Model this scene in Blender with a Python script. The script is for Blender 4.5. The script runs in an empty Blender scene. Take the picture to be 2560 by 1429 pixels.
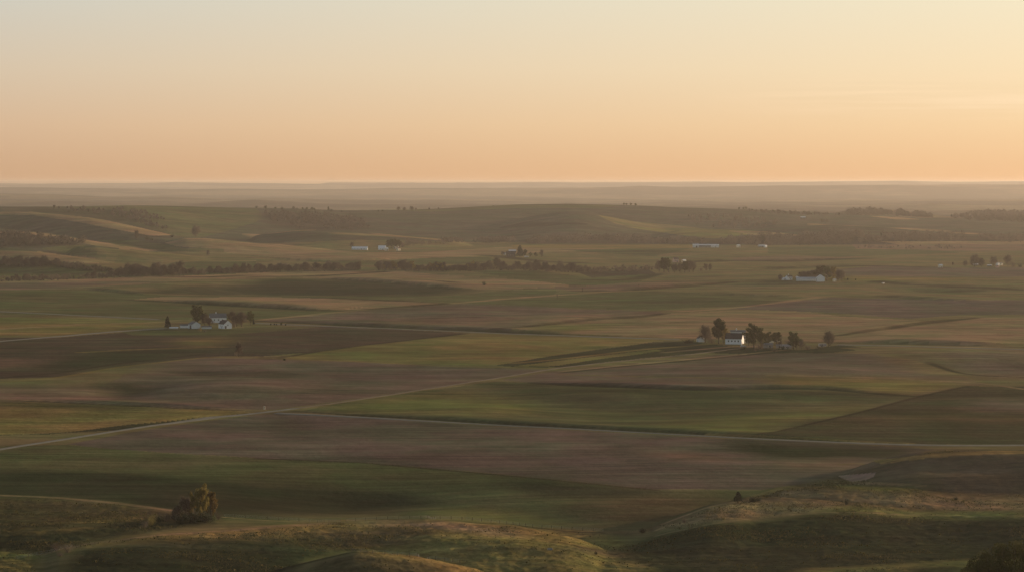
import bpy, math, random
import numpy as np
from mathutils import Vector

random.seed(7)
rng = np.random.default_rng(11)
scene = bpy.context.scene
COL = scene.collection

# ------------------------------------------------------------------ camera
F = 7000.0            # focal length in pixels of the 2560 px wide frame
EYE = 140.0           # camera height above the valley floor, metres
HZ = 455.0            # image row of the eye level
PITCH = math.atan((714.5 - HZ) / F)
CP, SP = math.cos(PITCH), math.sin(PITCH)

def project(x, y, z):
    """world -> pixel of the 2560x1429 frame"""
    dz = z - EYE
    dep = y * CP - dz * SP
    up = y * SP + dz * CP
    return 1280 + F * x / dep, 714.5 - F * up / dep

cam = bpy.data.cameras.new('camera')
cam.sensor_width = 36.0
cam.lens = 36.0 * F / 2560.0
cam.clip_start = 1.0
cam.clip_end = 90000.0
camo = bpy.data.objects.new('camera', cam)
camo.location = (0, 0, EYE)
camo.rotation_euler = (math.pi / 2 - PITCH, 0, 0)
COL.objects.link(camo)
scene.camera = camo

# ------------------------------------------------------------------ noise
def _hash(ix, iy, seed):
    n = (ix.astype(np.int64) * 374761393 + iy.astype(np.int64) * 668265263 + seed * 974634777) & 0xFFFFFFFF
    n = ((n ^ (n >> 13)) * 1274126177) & 0xFFFFFFFF
    n = (n ^ (n >> 16)) & 0xFFFFFFFF
    return n.astype(np.float64) / 4294967295.0 * 2 - 1

def vnoise(x, y, seed=0):
    ix, iy = np.floor(x), np.floor(y)
    fx, fy = x - ix, y - iy
    ux = fx * fx * fx * (fx * (fx * 6 - 15) + 10)
    uy = fy * fy * fy * (fy * (fy * 6 - 15) + 10)
    a, b = _hash(ix, iy, seed), _hash(ix + 1, iy, seed)
    c, d = _hash(ix, iy + 1, seed), _hash(ix + 1, iy + 1, seed)
    return (a + (b - a) * ux) + ((c + (d - c) * ux) - (a + (b - a) * ux)) * uy

def fbm(x, y, wl, octs=3, seed=0, gain=0.5):
    s, amp, tot = 0, 1.0, 0
    for o in range(octs):
        r = 0.6 + o * 1.1
        X = (x * math.cos(r) - y * math.sin(r)) / wl + 17.3 * o
        Y = (x * math.sin(r) + y * math.cos(r)) / wl - 9.1 * o
        s = s + amp * vnoise(X, Y, seed + o * 13)
        tot += amp
        amp *= gain
        wl *= 0.5
    return s / tot

def sstep(a, b, t):
    t = np.clip((t - a) / (b - a), 0, 1)
    return t * t * (3 - 2 * t)

def curve(pts, soft=25):
    """smoothed interpolation through (px, value) points"""
    xs = np.array([p[0] for p in pts], float)
    vs = np.array([p[1] for p in pts], float)
    g = np.arange(-1400, 4000, 5.0)
    v = np.interp(g, xs, vs)
    k = max(1, int(soft / 5))
    w = np.hanning(2 * k + 3)
    w /= w.sum()
    v = np.convolve(np.pad(v, (k + 1, k + 1), 'edge'), w, 'valid')
    return lambda u: np.interp(u, g, v)

# ------------------------------------------------------------------ ridges
# crest row of the image, distance in metres, depth of the near and far slope
def ridge(crest, dist, front, back, soft=25, rough=0.0):
    c = curve(crest, soft)
    d = curve(dist, 60) if isinstance(dist, list) else (lambda u, D=dist: np.full_like(u, float(D)))
    return (c, d, front, back, rough)

RIDGES = [
    # horizon and the misty ridges behind the main one
    ridge([(-1300, 460), (0, 459), (100, 460), (200, 459), (350, 458.5), (430, 456.5), (520, 458), (640, 459), (800, 460.5), (822, 457.5), (1100, 458),
           (1340, 456.5), (1480, 457.5), (1580, 456.5), (1760, 455), (1860, 457), (2050, 455), (2260, 453), (2400, 456), (2560, 454.5), (3900, 455)], 40000, 6000, 4000, 6),
]
c0 = RIDGES[0]
RIDGES[0] = (lambda u, f=c0[0]: f(u) - .4,) + c0[1:]
RIDGES += [
    ridge([(-1300, 470), (0, 469), (270, 471), (430, 474), (560, 473), (640, 473.5), (740, 475), (820, 474), (980, 471), (1200, 471), (1420, 470),
           (1540, 469), (1600, 465.5), (1680, 468), (1860, 466.5), (1960, 464), (2050, 463.5), (2560, 462), (3900, 462)], 28000, 4500, 4000, 14),
    ridge([(-1300, 484), (0, 484), (130, 486), (260, 493), (420, 492), (560, 498), (700, 496), (1000, 503), (1400, 509), (1700, 508), (2560, 500)], 19500, 3000, 2500, 40),
    ridge([(-1300, 500), (0, 503), (200, 505), (500, 509), (640, 500), (800, 512), (1500, 516), (2100, 515), (2250, 512), (2340, 510), (2400, 512), (2500, 515), (3900, 500)], 15800, 1800, 1700, 40),
    # wooded hill on the right
    ridge([(-1300, 600), (1900, 560), (2080, 533), (2130, 525), (2185, 522), (2230, 525), (2300, 533), (2350, 540), (2420, 545), (2700, 560)], 9200, 700, 900, 20),
    ridge([(-1300, 600), (2200, 580), (2330, 552), (2400, 538), (2460, 532), (2510, 529), (2570, 531), (3900, 520)], 10200, 900, 900, 25),
    # main ridge
    ridge([(-1300, 512), (0, 517), (150, 517), (320, 514), (420, 515), (560, 519), (640, 520), (740, 522), (860, 527), (1000, 526), (1100, 522), (1280, 512),
           (1420, 509.5), (1560, 513), (1700, 519), (1800, 522), (1950, 527), (2050, 532), (2200, 537), (2300, 545), (2400, 542), (2560, 546), (3900, 540)],
          [(-1300, 7600), (0, 7600), (500, 8200), (1300, 8800), (2560, 9000)], 2500, 1700, 30, 5.0),
    # spurs on the left
    ridge([(-1300, 505), (-300, 515), (0, 528), (80, 531), (125, 534.5), (225, 545), (300, 559), (375, 576), (430, 588), (520, 612), (700, 640), (3900, 700)],
          [(-1300, 6300), (0, 6500), (430, 5950), (700, 5600)], 700, 500, 14),
    ridge([(-1300, 530), (-200, 550), (0, 570), (100, 582), (190, 596), (250, 606), (350, 618), (480, 628), (640, 640), (3900, 700)], 5650, 450, 300, 14),
    ridge([(-1300, 585), (-200, 600), (0, 617), (100, 629), (225, 647), (290, 656), (400, 668), (3900, 760)], [(-1300, 4700), (0, 4650), (300, 4450)], 420, 260, 14),
    ridge([(-1300, 700), (120, 660), (190, 616), (240, 613), (330, 622), (430, 634), (560, 650), (3900, 760)], 5150, 330, 260, 14),
    ridge([(-1300, 700), (330, 640), (410, 605), (462, 596), (512, 596), (600, 603), (700, 612), (900, 632), (3900, 760)], 5750, 420, 320, 14),
    ridge([(-1300, 700), (560, 640), (640, 588), (740, 576), (815, 574), (870, 577), (960, 585), (1060, 594), (1130, 601), (1250, 625), (3900, 760)], 6350, 700, 500, 20),
    # spurs on the right half
    ridge([(-1300, 760), (1050, 640), (1150, 590), (1250, 560), (1340, 538), (1420, 527), (1460, 529), (1500, 537), (1530, 544), (1592, 556), (1680, 568), (1800, 588), (1950, 610), (3900, 760)],
          7700, 1300, 600, 40, 2.0),
    ridge([(-1300, 760), (1500, 610), (1700, 575), (1900, 572), (2060, 562), (2200, 568), (2330, 580), (2560, 586), (3900, 600)], 7000, 900, 500, 40, 1.0),
    ridge([(-1300, 760), (1750, 600), (1930, 552), (2050, 560), (2200, 575), (2420, 590), (2700, 610), (3900, 640)], 7700, 700, 500, 25, 1.0),
]

# foreground knolls
NEAR = [
    ridge([(-1300, 1520), (-100, 1440), (60, 1405), (130, 1372), (200, 1361), (300, 1347), (400, 1336), (560, 1326), (700, 1314), (850, 1306), (960, 1299), (1100, 1303),
           (1280, 1318), (1420, 1334), (1600, 1390), (1750, 1480), (3900, 1900)],
          [(-1300, 1020), (100, 1050), (960, 1140), (1500, 1080)], 260, 75, 30, 0.6),
    ridge([(-1300, 1900), (1450, 1430), (1600, 1330), (1680, 1296), (1770, 1264), (1850, 1249), (1930, 1247), (2020, 1251), (2110, 1258), (2300, 1277), (2420, 1281),
           (2560, 1277), (3000, 1260), (3900, 1240)],
          [(-1300, 1150), (1600, 1130), (1900, 1190), (2560, 1150)], 230, 70, 30, 0.6),
    ridge([(-1300, 1900), (1550, 1520), (1800, 1450), (2000, 1427), (2200, 1415), (2420, 1401), (2560, 1392), (3900, 1330)], 900, 110, 40, 30, 0.4),
    ridge([(-1300, 1560), (500, 1470), (680, 1425), (780, 1400), (880, 1377), (940, 1378), (1050, 1392), (1150, 1412), (1280, 1450), (3900, 1900)], 960, 120, 30, 20, 0.4),
    ridge([(-1300, 1900), (1900, 1300), (2080, 1190), (2200, 1150), (2300, 1130), (2400, 1127), (2560, 1126), (3900, 1100)], 1345, 150, 55, 20, 0.4),
    ridge([(-1300, 1900), (1750, 1320), (1950, 1226), (2080, 1215), (2250, 1218), (2400, 1235), (2560, 1240), (3900, 1230)], 1240, 110, 35, 25, 0.4),
]

def bell(t):
    t = np.clip(t, -1, 1)
    return 0.5 * (1 + np.cos(np.pi * t))

def smax(a, b, k):
    h = np.clip(0.5 + 0.5 * (a - b) / k, 0, 1)
    return b + (a - b) * h + k * h * (1 - h)

def crest_z(row, dist):
    a = np.arctan((row - 714.5) / F) + PITCH
    return EYE - dist * np.tan(a)

def height(x, y):
    u = 1280 + F * x / np.maximum(y, 20.0)
    z = 2.6 * fbm(x, y, 420, 2, 3) + 1.0 * fbm(x, y, 120, 2, 5)
    z *= sstep(300, 1200, y)
    # broad swales through the middle fields
    fadef = sstep(4800, 7000, y)
    z = z * (1 - fadef) + fadef * (14 * np.abs(fbm(x, y, 900, 3, 21)) + 6 * np.abs(fbm(x, y, 260, 3, 25)) - 5)
    for c, d, fr, bk, rough in RIDGES:
        D = d(u)
        zc = crest_z(c(u), D)
        t = np.where(y < D, (y - D) / fr, (y - D) / bk)
        b = bell(t)
        r = (zc + 7) * b - 7
        if rough:
            gul = np.abs(fbm(x, y, 520, 3, 41))
            r = r - rough * 2.6 * (1 - gul * 2.2) * b * (1 - sstep(0.55, 0.98, b))
        z = np.where(b > 0.001, smax(r, z, 1.5), z)
    for c, d, fr, bk, rough in NEAR:
        D = d(u)
        zc = crest_z(c(u), D)
        t = np.where(y < D, (y - D) / fr, (y - D) / bk)
        b = bell(t)
        r = (zc + 7) * b - 7 + rough * 1.7 * fbm(x, y, 24, 4, 61) * b * (1 - sstep(0.7, 1, b))
        z = np.where(b > 0.001, smax(r, z, 0.5), z)
    z = z + sstep(10800, 12500, y) * ((5 + 1 * sstep(24000, 36000, y)) * fbm(x, y, 520, 4, 71, .6) + 3 * np.abs(fbm(x, y * .5, 160, 3, 73)))
    # the bluff under the camera
    z = np.maximum(z, 134 * np.exp(-(y / 200.0) ** 2) - 2)
    return z

# ------------------------------------------------------------------ grid of the land
rows = [np.geomspace(4, 880, 60, endpoint=False)]
yy = 980000.0 / (np.arange(1558.0, 640.0, -1.25) - HZ)
rows.append(yy[yy > 880])
rows.append(np.arange(rows[-1][-1] + 8, 10600, 9.5))
rows.append(np.arange(rows[-1][-1] + 55, 45000, 72.0))
ROWS = np.concatenate(rows)
cols = [np.linspace(-1.1, -0.205, 40, endpoint=False), np.arange(-1430, 1431, 2.3) / F, np.linspace(0.207, 1.1, 40)]
COLS = np.concatenate(cols)
NR, NC = len(ROWS), len(COLS)
YY, RR = np.meshgrid(ROWS, COLS, indexing='ij')
XX = YY * RR
ZZ = height(XX, YY)

def px_py():
    return project(XX, YY, ZZ)

PX, PY = px_py()
_top = [None, None]
def top_rows():
    if _top[0] is not PY:
        _top[0], _top[1] = PY, np.minimum.accumulate(PY, axis=0)
    return _top[1]

def locate(px, py):
    """visible ground point under an image position"""
    px, py = np.atleast_1d(np.asarray(px, float)), np.atleast_1d(np.asarray(py, float))
    out = np.zeros((len(px), 3))
    top = top_rows()
    for i in range(len(px)):
        ratio = (px[i] - 1280) / F
        c = int(np.clip(np.searchsorted(COLS, ratio), 1, NC - 1))
        r = int(np.searchsorted(-top[:, c], -py[i]))
        r = min(max(r, 1), NR - 1)
        a, b = PY[r - 1, c], PY[r, c]
        t = 0 if abs(a - b) < 1e-9 else np.clip((a - py[i]) / (a - b), 0, 1)
        y = ROWS[r - 1] + t * (ROWS[r] - ROWS[r - 1])
        ratio = (px[i] - 1280) / F * (CP - (ZZ[r, c] - EYE) / y * SP)
        out[i] = (ratio * y, y, ZZ[r - 1, c] + t * (ZZ[r, c] - ZZ[r - 1, c]))
    return out

def densify(pl, step=14):
    o = []
    for (a, b), (c, d) in zip(pl[:-1], pl[1:]):
        n = max(1, int(math.hypot(c - a, d - b) / step))
        for k in range(n):
            o.append((a + (c - a) * k / n, b + (d - b) * k / n))
    o.append(pl[-1])
    return o

def smooth_line(pl, step=10, it=3):
    p = np.array(densify(pl, step), float)
    for _ in range(it):
        q = p.copy()
        q[1:-1] = (p[:-2] + 2 * p[1:-1] + p[2:]) / 4
        p = q
    return p

def world_line(pl, step=12):
    p = smooth_line(pl, step)
    w = locate(p[:, 0], p[:, 1])[:, :2]
    for _ in range(6):
        v = w.copy()
        v[1:-1] = (w[:-2] + 2 * w[1:-1] + w[2:]) / 4
        w = v
    return w

def line_dist(P, reach):
    """signed distance of grid points to a world polyline (positive beyond it); inf outside reach"""
    dist = np.full((NR, NC), 1e9)
    along = np.zeros((NR, NC))
    lo, hi = P.min(0) - reach, P.max(0) + reach
    r0, r1 = np.searchsorted(ROWS, lo[1]), np.searchsorted(ROWS, hi[1])
    if r1 <= r0:
        return dist, along, None
    L = 0
    for a, b in zip(P[:-1], P[1:]):
        s = b - a
        l = float(np.hypot(*s)) + 1e-9
        ylo, yhi = min(a[1], b[1]) - reach, max(a[1], b[1]) + reach
        i0, i1 = np.searchsorted(ROWS, ylo), np.searchsorted(ROWS, yhi)
        if i1 <= i0:
            L += l
            continue
        rmin = (min(a[0], b[0]) - reach) / max(ylo, 10) if min(a[0], b[0]) - reach < 0 else (min(a[0], b[0]) - reach) / yhi
        rmax = (max(a[0], b[0]) + reach) / max(ylo, 10) if max(a[0], b[0]) + reach > 0 else (max(a[0], b[0]) + reach) / yhi
        j0, j1 = np.searchsorted(COLS, rmin), np.searchsorted(COLS, rmax)
        x, y = XX[i0:i1, j0:j1], YY[i0:i1, j0:j1]
        if x.size:
            t = np.clip(((x - a[0]) * s[0] + (y - a[1]) * s[1]) / (l * l), 0, 1)
            dx, dy = x - a[0] - t * s[0], y - a[1] - t * s[1]
            dd = np.hypot(dx, dy)
            sg = np.where(s[0] * dy - s[1] * dx >= 0, 1, -1) * dd
            cur = dist[i0:i1, j0:j1]
            m = dd < np.abs(cur)
            cur[m] = sg[m]
            al = along[i0:i1, j0:j1]
            al[m] = (L + t * l)[m]
        L += l
    return dist, along, L

# ------------------------------------------------------------------ terraces, ditches and road banks (real steps)
BANKS = [  # line in the photograph, height of the step, how far the raised side runs back
    ([(1250, 951), (1330, 956), (1450, 962), (1560, 966), (1760, 974), (1920, 970), (2060, 971), (2150, 980), (2220, 985), (2296, 989)], 2.4, 90),
    ([(735, 1025), (800, 1030), (900, 1036), (1100, 1047), (1280, 1057), (1500, 1068), (1700, 1079), (1900, 1090), (2100, 1101), (2300, 1108)], 1.5, 40),
    ([(645, 800), (720, 804), (850, 810), (1000, 817), (1150, 823), (1280, 829), (1400, 833), (1540, 838)], 2.2, 90),
    ([(2095, 854), (2200, 857), (2350, 860), (2560, 864)], 2.8, 90),
    ([(330, 749), (400, 751), (480, 756), (560, 761), (640, 765), (720, 770), (800, 774), (860, 775), (915, 774)], 3.2, 120),
    ([(940, 772), (1000, 768), (1110, 759)], .6, 60),
    ([(740, 693), (850, 698), (930, 703), (1030, 710), (1130, 719), (1200, 724)], 3.2, 130),
    ([(1280, 723), (1350, 719), (1450, 715), (1520, 711)], 1.6, 60),
    ([(1390, 724), (1480, 725), (1560, 725), (1640, 719), (1740, 712), (1830, 704)], 2.6, 90),
    ([(1280, 820), (1340, 814), (1400, 806), (1480, 798), (1540, 794), (1600, 793), (1660, 783)], 1.5, 60),
    ([(2095, 838), (2180, 825), (2280, 811), (2360, 801), (2450, 793)], 1.6, 70),
    ([(1600, 738), (1700, 735), (1800, 736), (1920, 739), (2040, 742)], 2.2, 90),
    ([(2080, 742), (2200, 740), (2320, 748), (2420, 752), (2560, 753)], 2.2, 100),
    ([(640, 645), (740, 651), (860, 654), (960, 649), (1060, 646)], 2.6, 100),
    ([(200, 719), (260, 726), (340, 732), (380, 737)], 2.2, 80),
    ([(140, 664), (220, 672), (290, 680)], 2.6, 70),
    ([(1720, 655), (1850, 650), (1960, 653), (2060, 649), (2150, 645)], 2.4, 90),
    ([(1770, 675), (1900, 671), (2040, 667), (2180, 664), (2350, 666)], 2.2, 90),
    ([(840, 1306), (900, 1304), (1000, 1297.5), (1100, 1298), (1200, 1304), (1300, 1317), (1400, 1324), (1510, 1330)], 0.6, 12),
    ([(0, 999), (150, 1003), (300, 1009), (450, 1017), (600, 1024), (650, 1022)], 1.3, 30),
    ([(300, 1062), (400, 1053), (480, 1044), (600, 1036)], 1.2, 30),
    ([(1700, 1255), (1900, 1249), (2000, 1251), (2110, 1260)], 0.7, 14),
    ([(560, 890), (620, 891), (680, 894), (760, 899)], 0.9, 25),
]
for pl, hgt, run in BANKS:
    P = world_line(pl)
    dist, along, L = line_dist(P, run + 12)
    if L is None:
        continue
    m = np.abs(dist) < run + 10
    d = dist[m]
    w = 7.0 if P[:, 1].mean() < 2200 else 12.0
    up = sstep(-w * 0.5, w * 0.5, d) * (1 - sstep(w, run, d))
    dip = -0.25 * np.exp(-((d + w) / w) ** 2)
    fade = sstep(0, min(140, L * .35), along[m]) * sstep(0, min(140, L * .35), L - along[m])
    ZZ[m] += hgt * (up + dip) * fade

# swales and rises inside the fields: (px, py, half width px, half depth px, height m, slant)
SWELLS = [
    (1430, 1015, 210, 22, -3.0, 0.16), (1500, 985, 160, 14, 1.8, 0.05), (1700, 1000, 200, 16, -1.6, -0.10), (2000, 1010, 260, 14, -1.5, -0.06),
    (1850, 988, 220, 12, 2.2, -0.03), (1250, 1020, 160, 20, 2.0, 0.1), (330, 975, 90, 18, -1.5, 0), (480, 925, 120, 10, -1.6, 0.02),
    (560, 970, 200, 22, 1.6, 0), (900, 1245, 260, 38, -3.2, 0.05), (1300, 1290, 160, 18, -1.5, 0.1), (700, 1060, 90, 22, -1.2, 0.3),
    (600, 722, 160, 9, -5.0, 0.02), (850, 725, 180, 9, -4.0, 0.05), (430, 718, 110, 7, 3.5, 0), (1500, 772, 110, 5, -3.0, 0), (1300, 775, 120, 5, -2.5, 0),
    (980, 790, 170, 6, -3.0, 0), (1200, 800, 260, 6, 2.4, 0), (2200, 765, 250, 8, 3.2, 0), (2380, 760, 200, 6, -3.2, 0), (1700, 750, 260, 8, 2.6, 0),
    (1350, 690, 160, 7, 4.0, 0.04), (1150, 690, 200, 6, 3.0, 0), (1560, 690, 90, 5, -2.8, 0.1), (2350, 905, 140, 24, 2.8, 0.25), (2450, 925, 130, 20, -2.4, 0.1),
    (1900, 925, 300, 16, 1.8, 0.03), (1640, 905, 220, 8, -1.2, -0.1), (600, 850, 130, 9, 1.2, -0.03), (200, 905, 260, 14, -1.0, -0.08),
    (1600, 640, 200, 6, -4.0, 0.02), (1750, 632, 200, 5, 4.0, 0), (1480, 632, 160, 5, 3.0, 0), (2200, 705, 250, 6, 3.5, 0.03), (2330, 722, 160, 5, -4.0, 0),
    (900, 640, 200, 5, 3.0, 0), (120, 1330, 200, 30, 1.5, -0.1), (1500, 1350, 180, 24, -1.6, 0.1), (1180, 1360, 240, 18, 1.2, 0.1),
    (2350, 1160, 200, 22, -1.6, 0), (1720, 1160, 220, 22, 0.9, 0.1), (1100, 870, 330, 12, 1.2, 0.0),
]
for (cx, cy, hw, hd, hh, sl) in SWELLS:
    q = locate([cx, cx, cx + hw], [cy, cy + hd, cy + sl * hw])
    c = q[0, :2]
    ax = q[2, :2] - c
    wl = np.hypot(*ax)
    ax = ax / wl
    dep = max(18.0, abs(q[1, 1] - c[1]))
    R = 3 * max(wl, dep)
    i0, i1 = np.searchsorted(ROWS, c[1] - R), np.searchsorted(ROWS, c[1] + R)
    x, y = XX[i0:i1] - c[0], YY[i0:i1] - c[1]
    s = x * ax[0] + y * ax[1]
    t = -x * ax[1] + y * ax[0]
    wob = 1 + 0.35 * fbm(XX[i0:i1], YY[i0:i1], 90, 2, 77)
    ZZ[i0:i1] += (1.5 if cy > 780 and cy < 1290 else 1.4) * hh * wob * np.exp(-(s / wl) ** 2 - (t / dep) ** 2)
# tussocks of the rough foreground
nearm = (YY > 880) & (YY < 1330)
lump = np.zeros_like(ZZ)
lump[nearm] = fbm(XX[nearm], YY[nearm], 5.5, 3, 91, 0.6)
PX, PY = px_py()

# ------------------------------------------------------------------ cover of the land: which crop grows where, some light and shade painted in
GD = (0.038, 0.043, 0.023)     # dark winter green, also painted swale shade
GN = (0.098, 0.102, 0.047)     # grass green
GY = (0.158, 0.146, 0.054)     # yellow green
OL = (0.158, 0.134, 0.065)     # olive pasture
BR = (0.138, 0.106, 0.078)     # tilled soil
BM = (0.122, 0.096, 0.076)     # grey brown soil
DB = (0.070, 0.056, 0.040)     # dark soil
TN = (0.255, 0.178, 0.102)     # stubble, also painted sunlit crest strips
GO = (0.200, 0.150, 0.058)     # ochre grass, also painted sunlit strips and patches
RD = (0.178, 0.120, 0.084)     # reddish soil
PK = (0.290, 0.195, 0.160)     # bare pink clay
HG = (0.078, 0.076, 0.054)     # hill grass
WD = (0.060, 0.048, 0.035)     # scrub floor
BK = (0.028, 0.034, 0.018)      # rank grass and weeds on the banks, with the bank shade painted in
ROUGHC = (0.085, 0.068, 0.036)
C = np.zeros((NR, NC, 4), np.float32)
C[..., :3] = OL
far = YY > 9500
mott = sstep(-.25, .35, fbm(XX, YY * .6, 900, 4, 201, .6))[..., None]
FARC = np.array((.055, .048, .038)) * (1 - mott) + np.array((.17, .135, .09)) * mott
C[far, :3] = FARC[far]
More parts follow.
